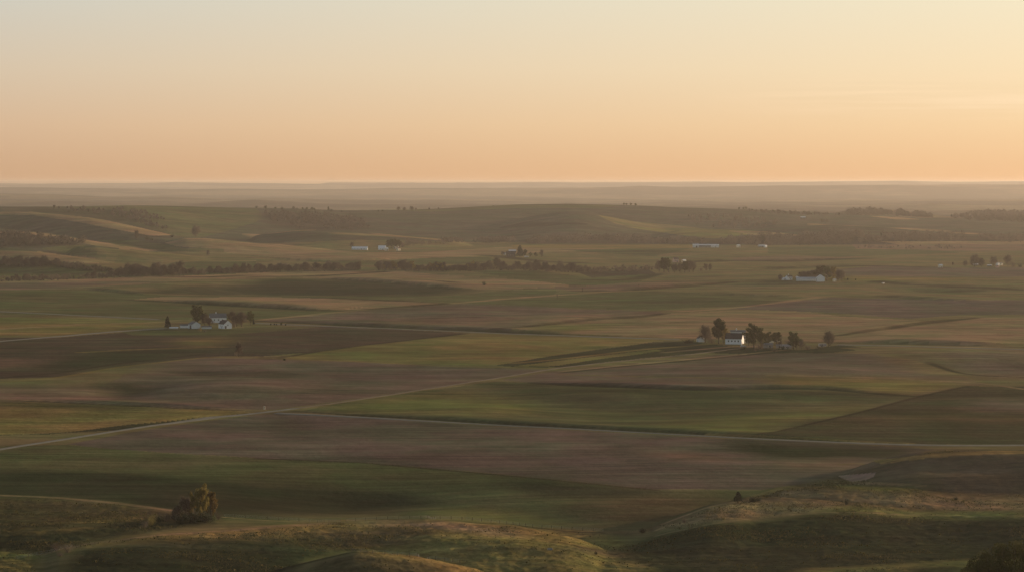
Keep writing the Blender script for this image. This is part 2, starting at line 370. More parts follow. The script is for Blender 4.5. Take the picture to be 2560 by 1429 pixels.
FIELDS = [  # (colour, roughness of the cover, outline in the photograph)
    (HG, .4, [(-300, 500), (2900, 500), (2900, 612), (1900, 612), (1300, 606), (900, 600), (560, 612), (300, 640), (-300, 640)]),
    ((.10, .085, .07), .2, [(-300, 440), (2900, 440), (2900, 545), (2300, 545), (2050, 531), (1800, 521), (1560, 512), (1420, 508), (1280, 511), (1100, 521), (860, 526), (640, 519), (320, 513), (-300, 516)]),
    (GN, .2, [(150, 518), (320, 514), (560, 519), (640, 522), (660, 540), (640, 556), (560, 580), (480, 600), (420, 585), (330, 560), (380, 540), (300, 526)]),
    (HG, .3, [(-300, 516), (150, 517), (160, 524), (-300, 524)]),
    (GD, .4, [(30, 526), (180, 522), (380, 530), (330, 545), (420, 575), (300, 556), (180, 538)], 1),
    (TN, .2, [(-10, 530), (80, 530), (225, 544), (300, 558), (375, 575), (430, 588), (380, 590), (280, 572), (200, 556), (80, 538)]),  # pale strip painting the sunlit crest of the upper left spur
    (HG, .2, [(-10, 540), (200, 558), (300, 585), (200, 594), (100, 580), (-10, 566)]),
    (TN, .2, [(-10, 569), (100, 581), (190, 595), (250, 605), (330, 616), (420, 625), (360, 628), (250, 616), (180, 602), (60, 585)]),  # sunlit crest of the middle left spur, painted as a tan strip
    (WD, .8, [(-10, 585), (60, 585), (140, 592), (215, 606), (200, 612), (90, 618), (-10, 618)]),
    (GN, .2, [(160, 614), (210, 612), (290, 640), (340, 655), (200, 640), (100, 622)]),
    (GN, .2, [(240, 600), (340, 600), (420, 612), (500, 630), (420, 628), (300, 615)]),
    (TN, .2, [(410, 607), (462, 596), (512, 595), (600, 604), (700, 614), (640, 625), (540, 622), (440, 616)]),
    (OL, .2, [(200, 617), (330, 624), (430, 634), (560, 640), (480, 655), (300, 655)]),
    (TN, .2, [(-10, 617), (100, 629), (225, 647), (290, 656), (200, 660), (100, 650), (-10, 645)]),  # tan colour stands in for sun on the nearest left spur
    (GN, .2, [(870, 520), (1100, 523), (1280, 512), (1560, 513), (1500, 520), (1280, 520), (1080, 530)]),
    (OL, .2, [(1492, 537), (1530, 543), (1592, 555), (1680, 562), (1760, 572), (1830, 582), (1760, 580), (1620, 572), (1540, 560)]),
    (GY, .1, [(1560, 567), (1700, 572), (1860, 575), (2000, 587), (1980, 594), (1860, 588), (1790, 598), (1700, 588)]),
    (TN, .2, [(1820, 577), (1920, 579), (2040, 592), (1980, 600), (1880, 588)]),
    (HG, .2, [(1900, 540), (2100, 540), (2350, 556), (2500, 580), (2300, 590), (2060, 572), (1920, 555)]),
    (TN, .1, [(2170, 540), (2250, 543), (2300, 549), (2240, 549)]),
    (WD, .8, [(640, 535), (760, 530), (900, 545), (930, 570), (860, 575), (740, 572), (680, 560)]),
    (WD, .8, [(1300, 598), (1500, 590), (1750, 598), (1900, 590), (2100, 585), (2400, 590), (2560, 595), (2560, 606), (2100, 612), (1760, 612), (1300, 610)]),
    # valley floor beyond the hedgerow belt
    (TN, .2, [(560, 618), (700, 610), (900, 632), (1080, 630), (1250, 618), (1640, 612), (1640, 618), (1200, 640), (1000, 648), (860, 652), (740, 648), (560, 632)]),
    (GO, .2, [(1280, 612), (1740, 612), (1740, 620), (1500, 622), (1280, 620)]),
    (GN, .2, [(1400, 625), (1640, 622), (1800, 618), (1820, 630), (1700, 645), (1560, 636)]),
    (GN, .2, [(960, 652), (1080, 645), (1220, 642), (1240, 652), (1150, 660), (960, 662), (640, 650), (640, 690), (300, 690), (440, 655)]),
    (OL, .2, [(1740, 618), (2100, 615), (2560, 622), (2560, 668), (1900, 672), (1700, 665), (1640, 640)]),
    (GN, .1, [(1920, 618), (2100, 616), (2300, 622), (2400, 632), (2100, 642), (1920, 634)]),
    (RD, .1, [(1820, 646), (1920, 641), (2060, 642), (2170, 642), (2080, 648), (1970, 654), (1900, 653)]),
    (RD, .3, [(2130, 612), (2560, 608), (2560, 630), (2350, 627), (2240, 624), (2140, 622)]),
    (TN, .2, [(2200, 604), (2560, 600), (2560, 607), (2250, 612)]),
    (BM, .2, [(2070, 676), (2200, 664), (2350, 670), (2560, 666), (2560, 694), (2400, 696), (2200, 700), (2100, 694), (2020, 690)]),
    (GY, .1, [(-10, 664), (140, 668), (280, 682), (290, 695), (-10, 702)]),
    (GN, .1, [(-10, 668), (120, 674), (240, 690), (-10, 700)], 1),
    (TN, .2, [(-10, 704), (180, 698), (400, 692), (640, 682), (900, 677), (1010, 678), (1100, 686), (1280, 698), (1450, 714), (1280, 724), (1200, 724), (1030, 708), (900, 701), (740, 693), (500, 698), (200, 720), (-10, 735)]),
    (BR, .1, [(-10, 712), (160, 706), (420, 700), (300, 710), (160, 722), (-10, 732)], 1),
    (GD, .1, [(560, 718), (640, 700), (760, 696), (900, 703), (1030, 711), (1200, 726), (1100, 740), (860, 742), (640, 738), (500, 736), (340, 734), (380, 722), (480, 708)], 1),
    (GN, .2, [(-10, 738), (200, 722), (380, 737), (520, 738), (1100, 742), (1280, 724), (1400, 727), (1370, 742), (1150, 755), (900, 750), (500, 742), (330, 748), (480, 757), (800, 776), (920, 776), (700, 798), (400, 797), (200, 787), (-10, 776)]),
    (GN, .1, [(1180, 678), (1350, 676), (1470, 694), (1600, 684), (1660, 684), (1590, 706), (1450, 715), (1300, 698)]),
    (DB, .4, [(1440, 680), (1620, 672), (1640, 684), (1480, 694)]),
    (RD, .1, [(1510, 712), (1560, 706), (1700, 705), (1830, 704), (1740, 712), (1630, 720), (1560, 725), (1420, 725), (1330, 720)]),
    (OL, .1, [(1640, 690), (1950, 672), (2100, 690), (2560, 696), (2560, 752), (2320, 748), (2080, 740), (1700, 728), (1560, 728), (1830, 708)]),
    (GO, .1, [(2120, 688), (2300, 694), (2500, 700), (2200, 704), (1930, 706), (1700, 712), (1960, 700)], 1),
    (GN, .1, [(1880, 702), (1960, 697), (2050, 705), (1920, 714)], 1),
    (GN, .1, [(2260, 722), (2420, 720), (2500, 730), (2350, 734)], 1),
    (GN, .1, [(1150, 756), (1400, 734), (1600, 728), (1780, 732), (2060, 744), (1850, 765), (1640, 772), (1400, 770), (1280, 762)]),
    (TN, .2, [(330, 748), (400, 742), (640, 741), (900, 748), (1110, 757), (1000, 767), (915, 774), (860, 774), (720, 769), (480, 755)]),
    (BR, .2, [(650, 801), (780, 787), (1000, 768), (1150, 758), (1280, 762), (1450, 772), (1650, 778), (1660, 783), (1600, 793), (1400, 806), (1280, 820), (1280, 828), (1000, 816)]),
    (TN, .2, [(930, 800), (1100, 795), (1280, 798), (1450, 788), (1600, 782), (1640, 784), (1540, 792), (1400, 804), (1280, 810), (1000, 808)], 1),
    (TN, .2, [(1280, 821), (1400, 808), (1540, 796), (1650, 784), (1800, 776), (2000, 774), (2100, 790), (2300, 800), (2560, 792), (2560, 864), (2100, 853), (1900, 850), (1540, 838), (1400, 833)]),
    (GY, .2, [(1290, 822), (1400, 810), (1500, 806), (1560, 812), (1450, 828), (1380, 832)], 1),
    (BM, .2, [(1800, 770), (1900, 760), (2080, 743), (2300, 748), (2560, 755), (2560, 784), (2400, 786), (2280, 796), (2120, 784), (1950, 776)]),
    (TN, .2, [(2100, 853), (2180, 826), (2280, 812), (2450, 793), (2560, 790), (2560, 864)]),
    (GY, .2, [(-10, 783), (200, 794), (400, 802), (420, 816), (300, 824), (150, 838), (-10, 850)]),
    (GO, .2, [(-10, 815), (200, 808), (380, 805), (300, 822), (150, 836), (-10, 846)]),
    # middle
    (DB, .35, [(-10, 853), (150, 842), (390, 824), (520, 824), (640, 822), (720, 816), (820, 815), (1000, 822), (1160, 831), (1060, 845), (900, 862), (780, 879), (640, 891), (560, 890), (400, 904), (290, 917), (150, 943), (-10, 956)]),
    (GN, .3, [(300, 828), (420, 818), (560, 822), (640, 815), (820, 815), (740, 822), (560, 838), (330, 838)]),
    (GO, .2, [(440, 856), (520, 845), (600, 842), (620, 848), (560, 860), (480, 868)], 1),  # orange sunlit patch painted into the dark soil
    (GD, .3, [(200, 882), (420, 872), (520, 872), (440, 892), (240, 912), (120, 930), (140, 905)], 1),
    (RD, .2, [(-10, 900), (120, 902), (60, 918), (-10, 925)], 1),
    (BR, .15, [(330, 912), (500, 893), (700, 898), (900, 905), (1150, 917), (1390, 922), (1280, 938), (1000, 980), (840, 1003), (690, 1022), (640, 1022), (420, 1012), (280, 990), (245, 965), (300, 945)]),
    (BM, .15, [(660, 900), (900, 905), (1150, 917), (1380, 923), (1280, 930), (1050, 952), (860, 960), (760, 945)], 1),
    (OL, .2, [(-10, 957), (150, 945), (290, 919), (340, 913), (420, 910), (380, 925), (300, 945), (240, 962), (-10, 968)], 1),
    (RD, .15, [(-10, 966), (240, 964), (300, 992), (500, 1016), (640, 1022), (600, 1023), (300, 1008), (-10, 998)], 1),
    (GD, .2, [(245, 962), (280, 950), (330, 958), (390, 972), (380, 984), (290, 992), (255, 978)], 1),
    (GD, .2, [(400, 930), (480, 920), (560, 930), (660, 934), (760, 940), (780, 948), (640, 940), (480, 938)], 1),
    (GY, .15, [(690, 893), (780, 880), (900, 863), (1060, 845), (1160, 833), (1280, 835), (1400, 838), (1690, 847), (1620, 854), (1400, 885), (1280, 906), (1200, 913), (1000, 907), (900, 903)]),
    (GO, .15, [(1180, 840), (1400, 840), (1640, 850), (1400, 884), (1280, 905), (1150, 900), (1060, 868)], 1),
    (GD, .2, [(1240, 911), (1400, 886), (1640, 853), (1720, 852), (1860, 868), (2000, 874), (2100, 862), (2180, 870), (2080, 880), (1900, 885), (1760, 880), (1550, 900), (1400, 917), (1300, 917)]),
    (GY, .2, [(1280, 914), (1500, 888), (1640, 872), (1660, 876), (1500, 896), (1380, 914)]),
    (BR, .15, [(1250, 949), (1400, 925), (1600, 905), (1800, 886), (2000, 880), (2180, 884), (2280, 900), (2360, 925), (2470, 960), (2400, 966), (2296, 988), (2150, 980), (2060, 971), (1920, 970), (1760, 974), (1560, 966), (1330, 956)]),
    (GO, .15, [(1920, 938), (2200, 942), (2460, 958), (2400, 966), (2296, 988), (2150, 980), (2060, 971), (1920, 968)], 1),
    (GO, .15, [(2150, 884), (2230, 888), (2300, 902), (2370, 925), (2440, 945), (2480, 958), (2400, 948), (2300, 925), (2220, 900)], 1),
    (OL, .2, [(2100, 868), (2350, 866), (2570, 870), (2570, 965), (2470, 955), (2400, 935), (2330, 912), (2240, 887)]),
    (BR, .2, [(2300, 880), (2560, 876), (2560, 895), (2420, 900)], 1),
    (BR, .2, [(2340, 905), (2500, 900), (2560, 915), (2560, 960), (2440, 938)], 1),
    (GN, .1, [(750, 1027), (840, 1009), (1000, 984), (1240, 953), (1330, 958), (1560, 968), (1760, 976), (1920, 972), (2100, 974), (2220, 987), (2290, 990), (2180, 1022), (2050, 1050), (1880, 1088), (1600, 1074), (1280, 1058), (900, 1037)]),
    (GD, .1, [(1190, 958), (1330, 962), (1560, 972), (1760, 980), (1920, 976), (2100, 978), (2270, 992), (2150, 996), (1900, 990), (1700, 992), (1560, 984), (1380, 974), (1240, 972)], 1),
    (GY, .1, [(820, 1022), (1000, 992), (1150, 978), (1230, 990), (1320, 1004), (1300, 1040), (1100, 1040), (900, 1032)], 1),
    (GY, .1, [(1620, 1060), (1900, 1035), (2150, 1010), (2200, 1014), (2050, 1048), (1880, 1086)], 1),
    ((.062, .060, .032), .4, [(1885, 1089), (2060, 1051), (2180, 1023), (2296, 990), (2420, 964), (2570, 970), (2570, 1110), (2300, 1110), (2100, 1101)]),
    (ROUGHC, .4, [(1990, 1060), (2200, 1035), (2400, 1020), (2560, 1015), (2560, 1060), (2300, 1060), (2100, 1070)], 1),
    (BR, .3, [(2400, 1000), (2560, 990), (2560, 1030), (2430, 1028)], 1),
    (GO, .6, [(-10, 1002), (150, 1005), (300, 1011), (600, 1026), (640, 1030), (480, 1048), (300, 1073), (-10, 1118)]),
    (GD, .5, [(-10, 1002), (150, 1005), (300, 1011), (460, 1020), (480, 1026), (300, 1024), (100, 1016), (-10, 1014)], 1),
    (GD, .4, [(-10, 1098), (130, 1085), (300, 1064), (480, 1044), (600, 1033), (470, 1052), (300, 1075), (-10, 1120)]),
    # foreground
    (BM, .15, [(170, 1110), (300, 1084), (500, 1053), (640, 1036), (700, 1033), (900, 1044), (1280, 1066), (1600, 1083), (1920, 1101), (2250, 1116), (2330, 1122), (2230, 1150), (2100, 1195), (1900, 1225), (1640, 1222), (1280, 1187), (900, 1153), (640, 1144), (400, 1130), (250, 1120)]),
    (GD, .2, [(1800, 1098), (2300, 1118), (2240, 1140), (2100, 1146), (1960, 1146), (1860, 1128)], 1),
    (RD, .2, [(1600, 1120), (1760, 1132), (1860, 1150), (1760, 1152), (1640, 1138)], 1),
    (RD, .2, [(1900, 1150), (2100, 1146), (2200, 1150), (2120, 1180), (1960, 1176)], 1),
    ((.085, .075, .052), .2, [(640, 1036), (700, 1034), (780, 1042), (740, 1060), (800, 1100), (740, 1090), (680, 1062)], 1),
    (GN, .2, [(-10, 1124), (170, 1112), (400, 1131), (640, 1145), (900, 1154), (1280, 1188), (1640, 1223), (1900, 1226), (1960, 1215), (1840, 1250), (1760, 1276), (1600, 1325), (1510, 1329), (1300, 1317), (1100, 1300), (960, 1297), (700, 1300), (550, 1296), (420, 1276), (300, 1258), (150, 1243), (-10, 1236)]),
    (GD, .2, [(-10, 1160), (200, 1175), (400, 1190), (640, 1206), (900, 1220), (1060, 1235), (1080, 1262), (900, 1285), (640, 1296), (540, 1294), (420, 1275), (300, 1257), (150, 1241), (-10, 1234)], 1),  # dark green crop, with the shading of the swale painted in
    (ROUGHC, .3, [(1380, 1270), (1600, 1245), (1850, 1235), (1800, 1262), (1620, 1316), (1450, 1300)], 1),
    (GD, .3, [(1280, 1190), (1640, 1225), (1700, 1228), (1560, 1245), (1380, 1240), (1260, 1215)], 1),
    (GY, .2, [(1060, 1280), (1180, 1265), (1340, 1278), (1420, 1310), (1300, 1312), (1150, 1300)], 1),
    (ROUGHC, 1., [(-10, 1238), (150, 1245), (300, 1260), (430, 1279), (560, 1300), (420, 1320), (200, 1352), (90, 1392), (-10, 1425)]),
    (GO, .9, [(30, 1325), (200, 1304), (350, 1290), (360, 1298), (220, 1322), (90, 1342), (-10, 1352), (-10, 1332)]),
    (GD, .8, [(-10, 1362), (200, 1325), (380, 1302), (520, 1296), (560, 1302), (420, 1322), (220, 1352), (120, 1370), (-10, 1392)]),
    (GY, .9, [(-10, 1388), (90, 1378), (110, 1400), (60, 1440), (-10, 1440)]),
    (GO, .9, [(110, 1385), (200, 1358), (400, 1334), (640, 1318), (850, 1304), (1100, 1300), (1300, 1316), (1500, 1330), (1620, 1380), (1720, 1440), (1000, 1440), (900, 1380), (700, 1350), (400, 1350), (250, 1362)]),  # golden grass; its strip along the crest paints the sunlit edge
    (GD, .7, [(100, 1440), (200, 1372), (400, 1352), (560, 1348), (740, 1352), (860, 1375), (760, 1402), (640, 1440)]),
    (ROUGHC, .9, [(640, 1345), (860, 1322), (1000, 1316), (1120, 1330), (1000, 1360), (860, 1372), (720, 1362)]),
    (TN, .8, [(860, 1306), (1000, 1301), (1100, 1303), (1250, 1320), (1340, 1342), (1240, 1338), (1080, 1316), (900, 1312)]),
    ((.165, .130, .052), .9, [(1000, 1345), (1120, 1335), (1280, 1350), (1380, 1375), (1280, 1382), (1080, 1370)]),
    ((.165, .130, .052), .9, [(1300, 1388), (1480, 1390), (1600, 1405), (1700, 1440), (1300, 1440)]),
    (ROUGHC, .9, [(700, 1440), (800, 1402), (880, 1380), (960, 1388), (1100, 1410), (1200, 1440)]),
    (DB, .9, [(1380, 1362), (1480, 1366), (1650, 1390), (1760, 1440), (1700, 1420), (1560, 1400), (1420, 1376)], 1),
    (ROUGHC, .9, [(1510, 1330), (1600, 1325), (1760, 1276), (1840, 1250), (1980, 1215), (2090, 1190), (2230, 1150), (2330, 1124), (2570, 1118), (2570, 1290), (2300, 1280), (2100, 1262), (1940, 1250), (1850, 1252), (1700, 1300), (1640, 1330), (1560, 1340)]),
    ((.100, .086, .054), .5, [(2110, 1196), (2240, 1150), (2400, 1130), (2570, 1128), (2570, 1246), (2440, 1242), (2300, 1218), (2180, 1208)], 1),
    (GO, .6, [(2180, 1150), (2330, 1132), (2480, 1125), (2560, 1127), (2480, 1134), (2330, 1142), (2200, 1158)]),  # sunlit crest put into the colour as an ochre strip
    (PK, .3, [(2092, 1188), (2150, 1182), (2188, 1180), (2184, 1190), (2166, 1199), (2132, 1204), (2110, 1196)]),
    (GY, .5, [(2060, 1208), (2120, 1206), (2200, 1214), (2300, 1216), (2320, 1226), (2200, 1228), (2100, 1222)], 1),
    (TN, .9, [(1960, 1222), (2100, 1228), (2300, 1235), (2420, 1242), (2570, 1248), (2570, 1276), (2400, 1274), (2250, 1264), (2060, 1250), (1930, 1244)]),
    (TN, .9, [(1640, 1322), (1700, 1302), (1780, 1268), (1870, 1250), (1960, 1251), (2060, 1258), (2120, 1264), (2040, 1276), (1940, 1296), (1800, 1302), (1700, 1326)]),
    (GY, .8, [(2040, 1272), (2150, 1264), (2300, 1280), (2570, 1280), (2570, 1296), (2300, 1298), (2120, 1290)]),
    (GD, .8, [(1560, 1370), (1640, 1340), (1760, 1312), (1940, 1300), (2040, 1286), (2120, 1284), (2300, 1296), (2570, 1296), (2570, 1390), (2420, 1400), (2200, 1414), (2000, 1426), (1800, 1440), (1740, 1440)]),
    (GO, .7, [(1960, 1440), (2000, 1425), (2200, 1414), (2420, 1400), (2570, 1390), (2570, 1440)]),  # ochre painted where sun catches the bottom right ridge
    (ROUGHC, .7, [(2100, 1440), (2300, 1424), (2570, 1410), (2570, 1440)]),
]
view = (PX > -260) & (PX < 2820)
# wander of the outlines, in metres of ground
wx = PX + 5.0 * fbm(XX, YY, 70, 3, 101) * np.clip(1500 / YY, .25, 1.2)
wy = PY + 2.2 * fbm(XX, YY, 55, 3, 103) * np.clip(1500 / YY, .25, 1.2)

wx2 = PX + 42 * fbm(XX, YY, 110, 4, 107, .65)
wy2 = PY + 8 * fbm(XX, YY, 80, 4, 109, .65) * np.clip(1500 / YY, .25, 1.2)

def inside(poly, px, py):
    r = np.zeros(px.shape, bool)
    n = len(poly)
    for i in range(n):
        x1, y1 = poly[i]
        x2, y2 = poly[(i + 1) % n]
        if y1 == y2:
            continue
        c = ((y1 > py) != (y2 > py)) & (px < (x2 - x1) * (py - y1) / (y2 - y1) + x1)
        r ^= c
    return r

for entry in FIELDS:
    colr, rgh, poly = entry[:3]
    drift = len(entry) > 3
    # outlines that reach the frame's edge run on beyond it
    poly = [(-700 if x <= 0 else (3300 if x >= 2560 else x), y + (60 if y >= 1440 else 0)) for x, y in poly]
    xs, ys = [p[0] for p in poly], [p[1] for p in poly]
    U, W = (wx2, wy2) if drift else (wx, wy)
    q = 60 if drift or rgh >= .7 else 0
    m = (U > min(xs) - q) & (U < max(xs) + q) & (W > min(ys) - q * .3) & (W < max(ys) + q * .3) & (YY > 700)
    idx = np.nonzero(m)
    if not len(idx[0]):
        continue
    soft = rgh >= .7 or drift
    ex, ey = (44, 7) if drift else (22, 6)
    if max(ys) < 780:
        ex, ey = ex, ey * .4
    a = np.zeros(len(idx[0]))
    offs = ([(0, 0)] if not soft else [(dx, dy) for dx in (-ex, -ex * .6, -ex * .2, ex * .2, ex * .6, ex) for dy in (-ey, -ey * .3, ey * .3, ey)])
    for dx, dy in offs:
        a += inside(poly, U[idx] + dx, W[idx] + dy)
    a = (a / len(offs))[:, None]
    tgt = np.array([*colr, rgh])
    if colr == (.10, .085, .07):
        tgt = np.concatenate([FARC[idx], np.full((len(idx[0]), 1), rgh)], 1)
    C[idx] = C[idx] * (1 - a) + tgt * a
ROUGH = C[..., 3]
ZZ += lump * 0.45 * sstep(.3, .9, ROUGH)

# tracks, verges, grass margins and painted sunlit crest bands: (colour, width in m, line)
DL = (0.040, 0.034, 0.020)
LINES = [
    (DL, 3, [(1400, 931), (1600, 911), (1800, 893), (1960, 878)]),
    (DL, 3, [(1885, 1089), (2060, 1051), (2180, 1022), (2296, 990), (2420, 964)]),
    (DL, 3, [(700, 893), (780, 880), (900, 863), (1060, 845), (1160, 833)]),
    (GO, 3, [(1400, 935), (1600, 940), (1800, 944), (1920, 946)]),
    (DL, 3, [(2320, 905), (2370, 925), (2440, 938), (2560, 942)]),
    (DL, 4, [(620, 741), (760, 742), (900, 748), (1110, 757)]),
    (TN, 4, [(1660, 880), (1820, 866), (1960, 864)]),
    (DL, 5, [(2190, 703), (2280, 712), (2420, 717), (2560, 724)]),
    (DL, 3, [(0, 944), (150, 931), (290, 908), (400, 896), (500, 885)]),
    (DL, 5, [(380, 690), (500, 693), (620, 688)]),
    (TN, 3, [(2130, 1205), (2230, 1209), (2310, 1213)]),
    (TN, 4.5, [(110, 1384), (150, 1372), (200, 1360), (300, 1348), (400, 1336), (560, 1326), (700, 1314), (850, 1305), (960, 1300)]),  # sunlit band painted along the left knoll crest
    (TN, 3, [(1660, 1308), (1770, 1266), (1850, 1251), (1930, 1249), (2020, 1253), (2110, 1260)]),  # tan painted in for the sunlit crest of the right knoll
    (GO, 3, [(2100, 1160), (2200, 1152), (2300, 1136), (2400, 1129), (2560, 1128)]),  # ochre line painting sunlight on the upper right crest
    (DL, 4, [(0, 998), (150, 1003), (300, 1010), (450, 1018), (600, 1025)]),
    (TN, 5, [(0, 1237), (150, 1243), (300, 1257), (430, 1275)]),
    (TN, 3, [(0, 997), (150, 1001), (300, 1008), (450, 1016), (600, 1023)]),
    (GO, 4, [(0, 955), (150, 943), (290, 917), (400, 905), (500, 893), (600, 889), (660, 893), (900, 903), (1130, 915), (1300, 917), (1390, 921)]),
    (GO, 4, [(200, 880), (330, 873), (450, 869), (560, 866)]),
    (TN, 4, [(0, 822), (200, 810), (400, 805), (440, 800)]),
    (TN, 4, [(660, 798), (780, 786), (920, 773), (1040, 764), (1150, 757), (1280, 745), (1400, 737), (1500, 730), (1560, 727)]),
    (DL, 5, [(915, 773), (1000, 767), (1112, 759)]),
    (DL, 4, [(2095, 838), (2180, 825), (2280, 811), (2360, 801), (2440, 794)]),
    (DL, 6, [(1240, 820), (1340, 814), (1400, 806), (1480, 798), (1540, 794), (1600, 793), (1660, 783)]),
    (TN, 6, [(2050, 742), (1900, 762), (1800, 772), (1700, 778)]),
    (TN, 5, [(1400, 928), (1600, 908), (1800, 890), (1960, 874)]),
    (GO, 4, [(1280, 907), (1400, 897), (1600, 873), (1800, 857)]),
    (TN, 5, [(1920, 937), (2100, 940), (2300, 948), (2470, 958), (2560, 972)]),
    (TN, 5, [(640, 587), (700, 581), (760, 576)]),
    (TN, 8, [(860, 585), (960, 589), (1060, 595), (1130, 601)]),
    (TN, 8, [(960, 586), (1080, 598), (1130, 605), (1160, 606)]),
    (TN, 8, [(2060, 562), (2200, 568), (2330, 577), (2420, 585)]),
    (DL, 8, [(0, 663), (140, 664), (220, 672), (290, 680)]),
    (DL, 6, [(900, 679), (980, 678), (860, 686), (760, 691), (640, 691)]),
    (DL, 6, [(1020, 698), (1080, 699), (1140, 706)]),
    (BK, 11, [(330, 750), (480, 758), (640, 768), (800, 776), (910, 776)]),
    (BK, 10, [(645, 802), (850, 812), (1000, 819), (1150, 825), (1280, 831), (1540, 840)]),
    (BK, 10, [(2095, 857), (2350, 863), (2560, 867)]),
    (BK, 9, [(1330, 957), (1560, 967), (1760, 975), (1920, 971), (2060, 972), (2150, 981), (2296, 990)]),
    (DL, 4, [(640, 1145), (900, 1155), (1280, 1189), (1640, 1224)]),
    (BK, 5, [(735, 1027), (900, 1038), (1280, 1059), (1700, 1081), (2100, 1103)]),
    (GO, 4, [(1770, 1085), (1900, 1089), (2100, 1099), (2280, 1107)]),
    (DL, 5, [(1440, 727), (1560, 727), (1640, 721), (1740, 714), (1830, 705)]),
    (DL, 6, [(1470, 699), (1560, 703), (1590, 695), (1640, 686)]),
    (DL, 6, [(1720, 655), (1850, 651), (1960, 654), (2060, 650), (2150, 646)]),
    (DL, 6, [(1920, 672), (2040, 667), (2180, 665), (2350, 668)]),
    (DL, 5, [(1200, 638), (1260, 641), (1320, 651), (1380, 655), (1460, 658)]),
    (DL, 7, [(1280, 563), (1400, 561), (1440, 559)]),
    (TN, 1.2, [(1640, 1338), (1760, 1312), (1840, 1300), (1960, 1288), (2060, 1279), (2200, 1282), (2400, 1290), (2560, 1289)]),  # thin lit edge painted above the dark face of the right knoll
    (DL, 1.6, [(680, 1425), (780, 1402), (880, 1378), (1000, 1385), (1100, 1400), (1200, 1425)]),
    (DL, 1.2, [(1280, 1310), (1400, 1326), (1510, 1331)]),
    (TN, 1.2, [(560, 1292), (700, 1302), (840, 1307)]),
    (TN, 1.4, [(1640, 1325), (1760, 1283), (1830, 1262)]),
    (TN, 2.5, [(2090, 1205), (2160, 1208), (2260, 1212)]),
]
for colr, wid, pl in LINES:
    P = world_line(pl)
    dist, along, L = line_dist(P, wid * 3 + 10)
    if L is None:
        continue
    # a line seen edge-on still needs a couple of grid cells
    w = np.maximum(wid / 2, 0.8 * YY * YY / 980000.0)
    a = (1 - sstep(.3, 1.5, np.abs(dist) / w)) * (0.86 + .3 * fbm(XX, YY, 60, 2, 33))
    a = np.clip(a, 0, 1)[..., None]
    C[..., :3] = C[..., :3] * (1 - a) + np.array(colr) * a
PX, PY = px_py()

# ------------------------------------------------------------------ materials
def new_mat(name):
    m = bpy.data.materials.new(name)
    m.use_nodes = True
    nt = m.node_tree
    b = nt.nodes['Principled BSDF']
    b.inputs['Roughness'].default_value = 0.9
    b.inputs['Specular IOR Level'].default_value = 0.15
    return m, nt, b

def node(nt, kind, **kw):
    n = nt.nodes.new(kind)
    for k, v in kw.items():
        setattr(n, k, v)
    return n

def noise_tex(nt, vec, scale, detail=3, rough=.55):
    n = node(nt, 'ShaderNodeTexNoise')
    n.inputs['Scale'].default_value = scale
    n.inputs['Detail'].default_value = detail
    n.inputs['Roughness'].default_value = rough
    nt.links.new(vec, n.inputs['Vector'])
    return n.outputs['Fac']

def maprange(nt, v, a, b, c, d):
    n = node(nt, 'ShaderNodeMapRange')
    n.inputs['From Min'].default_value = a
    n.inputs['From Max'].default_value = b
    n.inputs['To Min'].default_value = c
    n.inputs['To Max'].default_value = d
    nt.links.new(v, n.inputs['Value'])
    return n.outputs['Result']

def math_n(nt, op, a, b):
    n = node(nt, 'ShaderNodeMath', operation=op)
    for i, v in enumerate((a, b)):
        if isinstance(v, (int, float)):
            n.inputs[i].default_value = v
        else:
            nt.links.new(v, n.inputs[i])
    return n.outputs[0]

def mixc(nt, fac, a, b, blend='MIX'):
    n = node(nt, 'ShaderNodeMix', data_type='RGBA', blend_type=blend)
    for i, v in ((0, fac), (6, a), (7, b)):
        if isinstance(v, (int, float)):
            n.inputs[i].default_value = v
        elif isinstance(v, tuple):
            n.inputs[i].default_value = (*v, 1) if len(v) == 3 else v
        else:
            nt.links.new(v, n.inputs[i])
    return n.outputs[2]

